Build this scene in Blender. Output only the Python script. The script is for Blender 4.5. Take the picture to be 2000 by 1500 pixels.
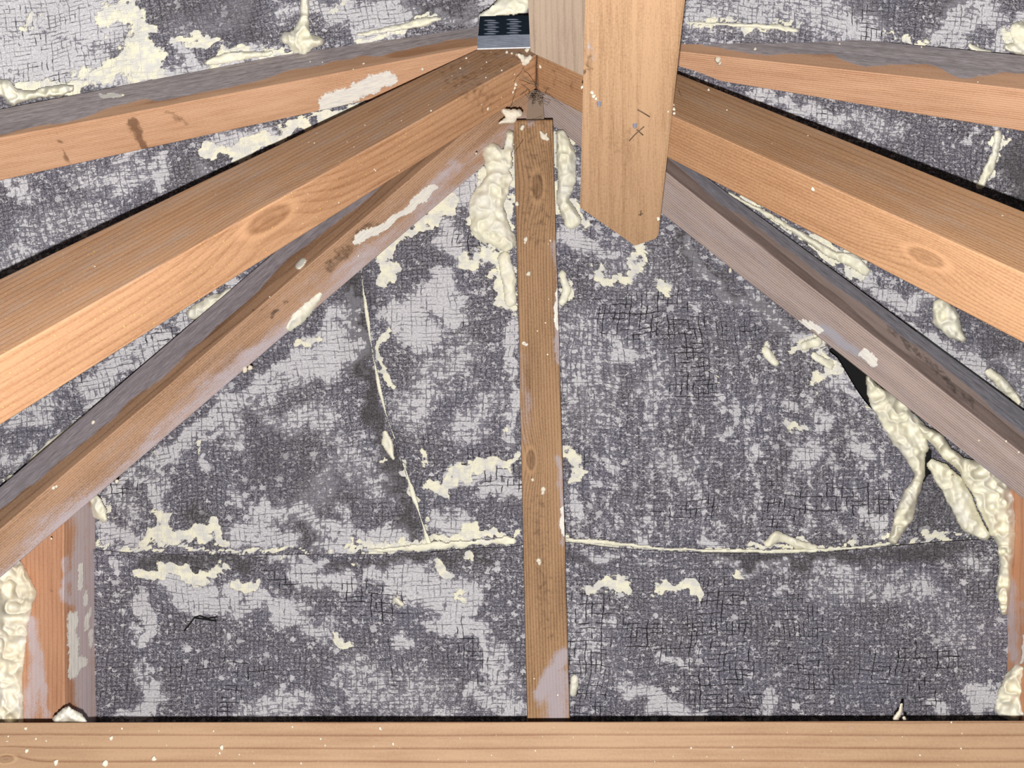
import bpy, math, random
import numpy as np
from mathutils import Vector, Matrix
random.seed(4); RNG = np.random.default_rng(7)
for o in list(bpy.data.objects): bpy.data.objects.remove(o)
SC = bpy.context.scene; COL = SC.collection

# ------------------------------------------------------------------ camera, light, exposure
F = 1450.0                                   # focal length for a 2000 px wide frame
ELEV = math.radians(50)
EYE = np.array([0.0, 0.0, 1.55])
Rv = np.array([1.0, 0, 0]); Fv = np.array([0, math.cos(ELEV), math.sin(ELEV)]); Uv = np.cross(Rv, Fv)
cam = bpy.data.cameras.new('camera'); cam.lens = 36 * F / 2000; cam.sensor_width = 36; cam.clip_start = .01
co = bpy.data.objects.new('camera', cam); COL.objects.link(co); SC.camera = co
co.matrix_world = Matrix([[Rv[i], Uv[i], -Fv[i], EYE[i]] for i in range(3)] + [[0, 0, 0, 1]])

w = bpy.data.worlds.new('loft_dark'); SC.world = w; w.use_nodes = True
w.node_tree.nodes['Background'].inputs[0].default_value = (.95, .97, 1, 1)
w.node_tree.nodes['Background'].inputs[1].default_value = .035
SC.view_settings.view_transform = 'Standard'; SC.view_settings.look = 'None'; SC.view_settings.gamma = 1
SC.view_settings.use_curve_mapping = False; SC.view_settings.exposure = 0.0
# the hand-held flash: a small wide-beam lamp a few centimetres below the lens
ld = bpy.data.lights.new('flash', 'POINT'); ld.energy = 34; ld.shadow_soft_size = .0035; ld.color = (1, .975, .95)
lo = bpy.data.objects.new('flash', ld); COL.objects.link(lo); lo.location = EYE - Uv * .031 - Rv * .007
ld.use_nodes = True
_nt = ld.node_tree; _em = _nt.nodes['Emission']
_g = _nt.nodes.new('ShaderNodeNewGeometry'); _d = _nt.nodes.new('ShaderNodeVectorMath'); _d.operation = 'DOT_PRODUCT'
_d.inputs[1].default_value = tuple(Fv); _nt.links.new(_g.outputs['Incoming'], _d.inputs[0])
_a = _nt.nodes.new('ShaderNodeMath'); _a.operation = 'ABSOLUTE'; _nt.links.new(_d.outputs['Value'], _a.inputs[0])
_m = _nt.nodes.new('ShaderNodeMath'); _m.operation = 'MAXIMUM'; _m.inputs[1].default_value = .55; _nt.links.new(_a.outputs[0], _m.inputs[0])
_p = _nt.nodes.new('ShaderNodeMath'); _p.operation = 'POWER'; _p.inputs[1].default_value = -2.0; _nt.links.new(_m.outputs[0], _p.inputs[0])
_nt.links.new(_p.outputs[0], _em.inputs['Strength'])

# ------------------------------------------------------------------ geometry helpers
def P(x, y, z):
    """points of the place seen at (x, y) from the eye, at distance z along the view axis"""
    x, y, z = np.broadcast_arrays(np.asarray(x, float), np.asarray(y, float), np.asarray(z, float))
    return EYE + z[..., None] * ((x - 1000)[..., None] / F * Rv - (y - 750)[..., None] / F * Uv + Fv)
def proj(p):
    q = p - EYE; z = q @ Fv
    return 1000 + F * (q @ Rv) / z, 750 - F * (q @ Uv) / z, z
def iz_hip(x, y): return 1.149 + 0 * x
K = .151 / 993800
def z_left(x, y): return 1 / (1.149 - K * (x * 876 + (y - 951) * 1045))
def z_right(x, y): return 1 / (1.149 + K * ((x - 2000) * 717 - (y - 802) * 955))

def _hash(i, j, s):
    n = np.sin(i * 127.1 + j * 311.7 + s * 74.7) * 43758.5453
    return n - np.floor(n)
def vnoise(x, y, s=0):
    x = np.asarray(x, float); y = np.asarray(y, float)
    i = np.floor(x); j = np.floor(y); u = x - i; v = y - j
    u = u * u * (3 - 2 * u); v = v * v * (3 - 2 * v)
    return (_hash(i, j, s) * (1 - u) + _hash(i + 1, j, s) * u) * (1 - v) + (_hash(i, j + 1, s) * (1 - u) + _hash(i + 1, j + 1, s) * u) * v
def fbm(x, y, s=0, o=4):
    t = 0; a = .5; m = 0
    for k in range(o):
        t = t + a * vnoise(x, y, s + k * 3.1); m += a; a *= .55; x = x * 2.03 + 5.2; y = y * 2.03 + 1.7
    return t / m
def bump(v, c, w_): return np.exp(-((v - c) / w_) ** 2)

def segdist(x, y, pts):
    """min over a polyline with radii of distance/radius"""
    best = np.full(x.shape, 9e9)
    if len(pts) == 1:
        a = pts[0]; return np.hypot(x - a[0], y - a[1]) / a[2]
    for a, b in zip(pts[:-1], pts[1:]):
        dx, dy = b[0] - a[0], b[1] - a[1]; L = dx * dx + dy * dy + 1e-9
        t = np.clip(((x - a[0]) * dx + (y - a[1]) * dy) / L, 0, 1)
        d = np.hypot(x - a[0] - t * dx, y - a[1] - t * dy) / (a[2] + t * (b[2] - a[2]))
        best = np.minimum(best, d)
    return best
def paint(x, y, strokes, warp=1.):
    """strokes: (kind, strength, radius, x, y, x, y, ...)"""
    out = {k: np.zeros(x.shape) for k in 'cfbk'}
    u, v_ = x, y
    x = u + warp * ((fbm(u / 34, v_ / 34, 41, 4) - .5) * 62 + (fbm(u / 7, v_ / 7, 43, 2) - .5) * 13)
    y = v_ + warp * ((fbm(u / 34, v_ / 34, 47, 4) - .5) * 62 + (fbm(u / 7, v_ / 7, 49, 2) - .5) * 13)
    big = fbm(u / 60, v_ / 60, 53, 3)
    for s in strokes:
        k, st, r = s[:3]; pts = [(s[i], s[i + 1], r) for i in range(3, len(s), 2)]
        xs = [p[0] for p in pts]; ys = [p[1] for p in pts]; R = r * 1.7
        m = (x > min(xs) - R) & (x < max(xs) + R) & (y > min(ys) - R) & (y < max(ys) + R)
        if not m.any(): continue
        v = st * np.clip((1.6 - segdist(x[m], y[m], pts)) / 1.2, 0, 1)
        if warp > .5 and r > 9: v = v * (.98 + .7 * (big[m] - .45))
        out[k][m] = np.maximum(out[k][m], v)
    return out

def finish(name, V, faces, mat, parent=None, smooth=False, g=None, att=None):
    me = bpy.data.meshes.new(name)
    me.from_pydata(V.tolist(), [], faces); me.update()
    if g is not None:
        a = me.attributes.new('g', 'FLOAT_VECTOR', 'POINT'); a.data.foreach_set('vector', np.ascontiguousarray(g, dtype=np.float32).ravel())
    for k, v in (att or {}).items():
        a = me.attributes.new({'c': 'coat', 'f': 'foam', 'b': 'bare', 'k': 'crack'}[k], 'FLOAT', 'POINT')
        a.data.foreach_set('value', np.ascontiguousarray(v, dtype=np.float32).ravel())
    if smooth: me.polygons.foreach_set('use_smooth', [True] * len(me.polygons))
    me.materials.append(mat)
    o = bpy.data.objects.new(name, me); COL.objects.link(o)
    if parent: o.parent = parent
    return o
def centre(o):
    """put the origin of a top-level mesh at its middle"""
    me = o.data; n = len(me.vertices); c = np.empty(n * 3); me.vertices.foreach_get('co', c); c = c.reshape(-1, 3)
    m = (c.min(0) + c.max(0)) / 2; me.vertices.foreach_set('co', (c - m).ravel()); o.location = m; me.update(); return o
def tag(o, label=None, cat=None, group=None, kind=None):
    if label: o['label'] = label
    if cat: o['category'] = cat
    if group: o['group'] = group
    if kind: o['kind'] = kind
    return o
def keep_parent(ch, par):
    ch.parent = par; ch.matrix_parent_inverse = Matrix.Translation(par.location).inverted(); return ch

# ------------------------------------------------------------------ material helpers
def srgb(r, g, b):
    f = lambda c: (c / 255 / 12.92) if c <= 10 else ((c / 255 + .055) / 1.055) ** 2.4
    return (f(r), f(g), f(b), 1)
class N:
    def __init__(s, name):
        s.m = bpy.data.materials.new(name); s.m.use_nodes = True; s.t = s.m.node_tree; s.n = s.t.nodes; s.b = s.n['Principled BSDF']
    def set(s, sock, v):
        if isinstance(v, bpy.types.NodeSocket): s.t.links.new(v, sock)
        else: sock.default_value = v
    def attr(s, a, vec=False):
        n = s.n.new('ShaderNodeAttribute'); n.attribute_name = a; return n.outputs['Vector' if vec else 'Fac']
    def ma(s, op, a, b=0.0, c=0.0, clamp=False):
        n = s.n.new('ShaderNodeMath'); n.operation = op; n.use_clamp = clamp
        s.set(n.inputs[0], a); s.set(n.inputs[1], b); s.set(n.inputs[2], c); return n.outputs[0]
    def vm(s, op, a, b=(0, 0, 0)):
        n = s.n.new('ShaderNodeVectorMath'); n.operation = op; s.set(n.inputs[0], a); s.set(n.inputs[1], b)
        return n.outputs['Value'] if op in ('LENGTH', 'DOT_PRODUCT', 'DISTANCE') else n.outputs[0]
    def noise(s, vec, scale=1., detail=2., rough=.5, col=False):
        n = s.n.new('ShaderNodeTexNoise'); s.set(n.inputs['Vector'], vec); n.inputs['Scale'].default_value = scale
        n.inputs['Detail'].default_value = detail; n.inputs['Roughness'].default_value = rough
        return n.outputs['Color' if col else 'Fac']
    def vor(s, vec, scale=1.):
        n = s.n.new('ShaderNodeTexVoronoi'); s.set(n.inputs['Vector'], vec); n.inputs['Scale'].default_value = scale
        return n.outputs['Distance'], n.outputs['Color']
    def sm(s, v, lo, hi, a=0., b=1.):
        n = s.n.new('ShaderNodeMapRange'); n.interpolation_type = 'SMOOTHSTEP'; s.set(n.inputs[0], v)
        for i, q in zip((1, 2, 3, 4), (lo, hi, a, b)): s.set(n.inputs[i], q)
        return n.outputs[0]
    def mix(s, f, a, b, op='MIX'):
        n = s.n.new('ShaderNodeMix'); n.data_type = 'RGBA'; n.blend_type = op
        s.set(n.inputs[0], f); s.set(n.inputs[6], a); s.set(n.inputs[7], b); return n.outputs[2]
    def sep(s, v):
        n = s.n.new('ShaderNodeSeparateXYZ'); s.set(n.inputs[0], v); return n.outputs
    def com(s, x, y, z=0.):
        n = s.n.new('ShaderNodeCombineXYZ'); s.set(n.inputs[0], x); s.set(n.inputs[1], y); s.set(n.inputs[2], z); return n.outputs[0]
    def out(s, col, rough=.7, h=None, dist=.001, strength=.6, spec=.3, metal=0.):
        s.set(s.b.inputs['Base Color'], col); s.set(s.b.inputs['Roughness'], rough); s.set(s.b.inputs['Specular IOR Level'], spec)
        s.set(s.b.inputs['Metallic'], metal)
        if h is not None:
            n = s.n.new('ShaderNodeBump'); n.inputs['Distance'].default_value = dist; n.inputs['Strength'].default_value = strength
            s.set(n.inputs['Height'], h); s.t.links.new(n.outputs[0], s.b.inputs['Normal'])
        return s.m

CREAM = srgb(229, 225, 202); WHITE = srgb(214, 212, 214)
def felt_material(name, tint=(1, 1, 1), plain=False):
    s = N(name); g = s.attr('g', True)                                   # cloth coordinates, 1 unit = 1000 threads
    coat, foam, bare, crk = [s.attr(a) for a in ('coat', 'foam', 'bare', 'crack')]
    wob = s.noise(g, 14, 3, .6, True); wob = s.vm('SUBTRACT', wob, (.5, .5, .5))
    wob2 = s.vm('SUBTRACT', s.noise(g, 75, 2, .5, True), (.5, .5, .5))
    wob3 = s.vm('SUBTRACT', s.noise(g, 4, 2, .5, True), (.5, .5, .5)); gg = s.vm('ADD', g, s.vm('MULTIPLY', wob, (.014, .012, 0))); gg = s.vm('ADD', gg, s.vm('MULTIPLY', wob2, (.0045, .0035, 0))); gg = s.vm('ADD', gg, s.vm('MULTIPLY', wob3, (.05, .05, 0)))
    x, y, _ = s.sep(gg)
    def line(v, cell):
        fr = s.ma('FRACT', s.ma('MULTIPLY', v, 1 / cell)); return s.ma('ABSOLUTE', s.ma('SUBTRACT', fr, .5))   # .5 at the thread gap
    lx = line(x, .0102); ly = line(y, .0083)
    nx = s.noise(s.vm('MULTIPLY', gg, (100, 30, 1)), 1, 1); ny = s.noise(s.vm('MULTIPLY', gg, (25, 120, 1)), 1, 1)
    Lx = s.ma('MULTIPLY', s.sm(lx, .37, .47), s.sm(nx, .40, .62)); Ly = s.ma('MULTIPLY', s.sm(ly, .36, .47), s.sm(ny, .38, .60))
    L = s.ma('MAXIMUM', Lx, Ly)
    fine = s.noise(s.vm('MULTIPLY', gg, (1.0, 1.25, 1)), 260, 2, .6); mid = s.noise(g, 62, 4, .62); low = s.noise(g, 8, 3, .55)
    med = s.noise(s.vm('MULTIPLY', gg, (1, 1.15, 1)), 120, 2, .6)
    # bare felt
    weave = s.ma('MULTIPLY', s.ma('SUBTRACT', 1., s.sm(lx, .2, .5, 0, .5)), s.ma('SUBTRACT', 1., s.sm(ly, .2, .5, 0, .5)))
    dark = s.mix(s.ma('MULTIPLY', s.sm(fine, .36, .66), weave), srgb(62, 59, 63), srgb(139, 136, 145))
    dark = s.mix(s.sm(low, .35, .7, 0, .5), dark, s.mix(.5, dark, srgb(112, 110, 132)))
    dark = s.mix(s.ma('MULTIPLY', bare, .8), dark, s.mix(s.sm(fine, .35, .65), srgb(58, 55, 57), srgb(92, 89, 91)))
    # chips and dust of dried spray caught in the weave
    gd = s.vm('ADD', g, s.vm('MULTIPLY', s.vm('SUBTRACT', s.noise(g, 190, 2, .6, True), (.5, .5, .5)), (.020, .016, 0)))
    dens = s.noise(g, 5, 4, .65)
    chips = 0.
    for sc, lo_r, hi_r, amp in ((58, .42, .86, .17), (115, .42, .90, .30), (230, .42, .95, .52)):
        dd, cc = s.vor(s.vm('MULTIPLY', gd, (1, 1.2, 1)), sc); c3 = s.sep(cc)
        rr = s.ma('MULTIPLY', s.ma('ADD', .12, s.ma('MULTIPLY', c3[1], .34)), 1.)
        on = s.sm(s.ma('ADD', c3[0], s.ma('MULTIPLY', s.ma('SUBTRACT', dens, .5), 1.1)), 1.0 - amp - .03, 1.0 - amp + .02)
        hit = s.ma('MULTIPLY', s.sm(s.ma('SUBTRACT', dd, rr), -.05, .03, 1., 0.), on)
        chips = s.ma('MAXIMUM', chips, s.ma('MULTIPLY', hit, s.ma('ADD', .7, s.ma('MULTIPLY', c3[2], .3))))
    chips = s.ma('MULTIPLY', chips, s.ma('SUBTRACT', 1., s.ma('MULTIPLY', bare, .75)))
    salt = s.sm(s.noise(g, 420, 2, .6), .56, .68, 0., .45)
    dark = s.mix(s.ma('MULTIPLY', salt, s.ma('SUBTRACT', 1., s.ma('MULTIPLY', bare, .7))), dark, srgb(176, 174, 182))
    dark = s.mix(s.ma('MULTIPLY', s.sm(s.ma('MAXIMUM', s.ma('MULTIPLY', s.sm(lx, .38, .47), s.sm(nx, .40, .6)), s.ma('MULTIPLY', s.sm(ly, .38, .47), s.sm(ny, .40, .6))), 0, 1), .5), dark, srgb(44, 42, 46))
    dark = s.mix(s.ma('MULTIPLY', chips, .85), dark, srgb(204, 202, 205))
    dark = s.mix(s.sm(s.ma('ADD', coat, s.ma('MULTIPLY', s.ma('SUBTRACT', mid, .5), .8)),   .08, .7, 0., .32), dark, srgb(168, 166, 174))
    # thin overspray
    c = s.ma('ADD', s.ma('MULTIPLY', coat, 1.0), s.ma('MULTIPLY', s.ma('SUBTRACT', med, .5), 1.5))
    c = s.ma('ADD', c, s.ma('MULTIPLY', s.ma('SUBTRACT', mid, .5), 1.35))
    c = s.ma('SUBTRACT', c, s.ma('MULTIPLY', L, .42)); c = s.ma('ADD', c, s.ma('MULTIPLY', s.ma('SUBTRACT', low, .5), .35))
    c = s.ma('SUBTRACT', c, s.ma('MULTIPLY', bare, .45))
    cm = s.ma('MULTIPLY', s.sm(c, .40, .60), s.sm(coat, .0, .5, .72, .97))
    cm = s.ma('MULTIPLY', cm, s.ma('SUBTRACT', 1., s.ma('MULTIPLY', L, .62)))
    col = s.mix(cm, dark, s.mix(s.sm(fine, .3, .7), srgb(172, 170, 175), srgb(209, 207, 209)))
    # thick foam smears
    fm = s.ma('ADD', foam, s.ma('MULTIPLY', s.ma('SUBTRACT', mid, .5), 1.3)); fm = s.ma('ADD', fm, s.ma('MULTIPLY', s.ma('SUBTRACT', med, .5), .45))
    fm = s.sm(fm, .44, .60)
    col = s.mix(fm, col, s.mix(s.sm(s.noise(g, 48, 4, .6), .40, .60), srgb(208, 206, 200), CREAM))
    # torn threads, black
    ck = s.ma('MULTIPLY', s.ma('MAXIMUM', s.ma('MULTIPLY', s.sm(lx, .40, .45), s.sm(nx, .50, .56)), s.ma('MULTIPLY', s.sm(ly, .40, .45), s.sm(ny, .50, .56))), s.sm(s.ma('ADD', crk, s.ma('MULTIPLY', s.ma('SUBTRACT', mid, .5), .9)), .35, .5))
    ck = s.ma('MULTIPLY', ck, s.ma('SUBTRACT', 1., fm))
    col = s.mix(ck, col, srgb(22, 20, 22))
    if tint != (1, 1, 1): col = s.mix(1., col, tint + (1,), 'MULTIPLY')
    h = s.ma('ADD', s.ma('MULTIPLY', cm, .35), s.ma('MULTIPLY', fm, s.ma('ADD', .5, s.ma('MULTIPLY', mid, 1.2))))
    h = s.ma('ADD', h, s.ma('MULTIPLY', fine, .35)); h = s.ma('SUBTRACT', h, s.ma('MULTIPLY', L, .25))
    return s.out(col, .8, h, .0014, .6, .25)

def wood_material(name, light, dark, ring=260., pith=(.09, -.06), knots=(), film=(158, 153, 158), contrast=1., fibre=1., specks=0., gold=0., mottled=0., bend_=.006, late_=(.45, .92)):
    """solid timber: rings about a pith line, grain along g.x"""
    s = N(name); g = s.attr('g', True); gx, gy, gz = s.sep(g)
    coat, foam, bare, powd = [s.attr(a) for a in ('coat', 'foam', 'bare', 'crack')]
    bend = s.vm('SUBTRACT', s.noise(s.vm('MULTIPLY', g, (3.2, 14, 14)), 1, 2, .5, True), (.5, .5, .5))
    q = s.vm('ADD', g, s.vm('MULTIPLY', bend, (0, bend_, bend_)))
    _, qy, qz = s.sep(q)
    r = s.vm('LENGTH', s.com(0., s.ma('SUBTRACT', qy, pith[0]), s.ma('SUBTRACT', qz, pith[1])))
    kn = None
    for (kx, ky, kz, rad) in knots:
        d = s.vm('LENGTH', s.vm('MULTIPLY', s.vm('SUBTRACT', g, (kx, ky, kz)), (.42, 1, 1)))
        e = s.ma('POWER', 2.718, s.ma('MULTIPLY', -1., s.ma('POWER', s.ma('DIVIDE', d, rad * 2.2), 2.)))
        r = s.ma('ADD', r, s.ma('MULTIPLY', e, rad * 1.3))
        core = s.sm(s.ma('ADD', d, s.ma('MULTIPLY', s.noise(g, 200, 2), rad * .25)), rad * .62, rad * 1.1, 1., 0.)
        rim = s.ma('MULTIPLY', s.sm(d, rad * .7, rad * .95), s.sm(d, rad * .95, rad * 1.35, 1., 0.))
        kr = s.ma('SINE', s.ma('MULTIPLY', d, 12 / rad))
        kn = (kn or []) + [(core, rim, kr)]
    ph = s.ma('MULTIPLY', r, ring)
    w_ = s.ma('FRACT', ph); late = s.ma('MULTIPLY', s.sm(w_, *late_), s.sm(w_, .93, 1., 1., 0.))
    fib = s.noise(s.vm('MULTIPLY', g, (38, 900, 900)), 1, 3, .6); fib2 = s.noise(s.vm('MULTIPLY', g, (9, 140, 140)), 1, 2, .5)
    low = s.noise(s.vm('MULTIPLY', g, (5, 16, 16)), 1, 3, .55); mot = s.noise(g, 420, 3, .6)
    f = s.ma('MULTIPLY', late, .62 * contrast); f = s.ma('ADD', f, s.ma('MULTIPLY', s.ma('SUBTRACT', fib, .5), .75 * fibre))
    f = s.ma('ADD', f, s.ma('MULTIPLY', s.ma('SUBTRACT', fib2, .5), .8)); f = s.ma('ADD', f, s.ma('MULTIPLY', s.ma('SUBTRACT', low, .5), .9))
    f = s.ma('ADD', f, s.ma('MULTIPLY', s.ma('SUBTRACT', mot, .5), .5 + mottled), clamp=False)
    f = s.ma('ADD', f, .12, clamp=True)
    col = s.mix(f, srgb(*light), srgb(*dark))
    for core, rim, kr in (kn or []):
        col = s.mix(s.ma('MULTIPLY', core, s.ma('ADD', .36, s.ma('MULTIPLY', kr, .10))), col, srgb(*[int(c * .86) for c in dark]))
        col = s.mix(s.ma('MULTIPLY', rim, .6), col, srgb(*[min(255, int(c * 1.08)) for c in light]))
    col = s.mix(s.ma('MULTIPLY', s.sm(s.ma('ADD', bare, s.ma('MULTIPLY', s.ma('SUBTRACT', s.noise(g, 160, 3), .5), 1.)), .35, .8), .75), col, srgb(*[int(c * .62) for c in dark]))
    hi = s.noise(s.vm('MULTIPLY', g, (70, 420, 420)), 1, 4, .7); pat = s.noise(s.vm('MULTIPLY', g, (14, 60, 60)), 1, 3, .6); dust = s.noise(g, 900, 2, .7)
    c = s.ma('ADD', coat, s.ma('MULTIPLY', s.ma('SUBTRACT', hi, .5), .45)); c = s.ma('ADD', c, s.ma('MULTIPLY', s.ma('SUBTRACT', pat, .5), .95))
    c = s.ma('ADD', c, s.ma('MULTIPLY', s.ma('SUBTRACT', dust, .5), .6))
    cm = s.sm(c, .40, .62, 0., .90)
    fc = s.mix(s.sm(hi, .3, .72), srgb(*[int(v * .84) for v in film]), srgb(*[min(255, int(v * 1.16)) for v in film]))
    fc = s.mix(s.ma('MULTIPLY', late, .22), fc, srgb(*[int(v * .6) for v in film]))
    col = s.mix(cm, col, fc)
    pw = s.ma('ADD', powd, s.ma('MULTIPLY', s.ma('SUBTRACT', dust, .5), 1.3)); pw = s.ma('ADD', pw, s.ma('MULTIPLY', s.ma('SUBTRACT', pat, .5), 1.1)); pw = s.ma('ADD', pw, s.ma('MULTIPLY', s.ma('SUBTRACT', hi, .5), .5))
    col = s.mix(s.sm(pw, .30, .95, 0., .78), col, srgb(*[min(255, int(v * 1.12)) for v in film]))
    fm = s.ma('ADD', foam, s.ma('MULTIPLY', s.ma('SUBTRACT', s.noise(g, 300, 4, .7), .5), 1.0)); fm = s.ma('ADD', fm, s.ma('MULTIPLY', s.ma('SUBTRACT', pat, .5), .5))
    fm = s.sm(fm, .48, .62, 0., .95); col = s.mix(fm, col, s.mix(s.sm(hi, .3, .7), srgb(208, 203, 200), srgb(232, 228, 214)))
    h = s.ma('ADD', s.ma('MULTIPLY', late, -.22), s.ma('MULTIPLY', fib, .35)); h = s.ma('ADD', h, s.ma('MULTIPLY', cm, .25)); h = s.ma('ADD', h, s.ma('MULTIPLY', fm, .8)); h = s.ma('ADD', h, s.ma('MULTIPLY', mot, .25))
    if specks > 0:
        d, vc = s.vor(g, 115.); m = s.ma('MULTIPLY', s.sm(d, .06, .12, 1., 0.), s.sm(s.sep(vc)[0], 1 - specks, 1 - specks + .02))
        col = s.mix(m, col, srgb(240, 232, 215))
    if gold > 0:                                                     # beads of resin
        d, vc = s.vor(g, 420.); m = s.ma('MULTIPLY', s.sm(d, .10, .2, 1., 0.), s.sm(s.ma('ADD', s.sep(vc)[0], s.ma('MULTIPLY', s.sm(s.noise(g, 22, 2), .5, .7), .25)), 1.1 - gold, 1.13 - gold))
        col = s.mix(m, col, srgb(252, 205, 96))
    return s.out(col, .68, h, .0009, .5, .2)

def foam_material(name, a=(232, 228, 206), b=(222, 218, 198), rough=.5):
    s = N(name); n = s.n.new('ShaderNodeTexCoord'); g = n.outputs['Object']
    lo_ = s.noise(g, 70, 3, .5); hi = s.noise(g, 420, 3, .6); d, _ = s.vor(g, 170)
    col = s.mix(s.sm(s.noise(g, 40, 2, .5), .38, .62), srgb(*b), srgb(*a)); col = s.mix(s.sm(s.noise(g, 30, 3), .52, .7, 0, .55), col, srgb(214, 212, 208))
    h = s.ma('ADD', s.ma('MULTIPLY', lo_, 1.3), s.ma('ADD', s.ma('MULTIPLY', hi, .2), s.ma('MULTIPLY', d, .25)))
    s.b.inputs['Subsurface Weight'].default_value = .35; s.b.inputs['Subsurface Radius'].default_value = (.006, .005, .003); s.b.inputs['Subsurface Scale'].default_value = 1.
    m = s.out(col, rough, h, .0010, .3, .3); return m
def flat_material(name, rgb, rough=.6, metal=0., ns=200.):
    s = N(name); n = s.n.new('ShaderNodeTexCoord'); v = s.noise(n.outputs['Object'], ns, 3, .6)
    col = s.mix(v, srgb(*[int(c * .85) for c in rgb]), srgb(*[min(255, int(c * 1.12)) for c in rgb])); return s.out(col, rough, v, .0005, .3, .4, metal)

FELT = felt_material('bitumen_felt')
FOAM = foam_material('spray_foam'); FOAM2 = foam_material('spray_foam_dusty', (222, 219, 205), (196, 193, 182), .65)
CRUMB = flat_material('foam_crumb', (216, 206, 188), .8, ns=600.)
BLACK = flat_material('black_void', (16, 15, 16), .9); DARKLINE = flat_material('dark_fibre', (48, 36, 30), .8)
WEB = flat_material('cobweb_silk', (150, 132, 112), .8)
NAIL = flat_material('nail_head_zinc', (128, 128, 140), .45, .3)

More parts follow.
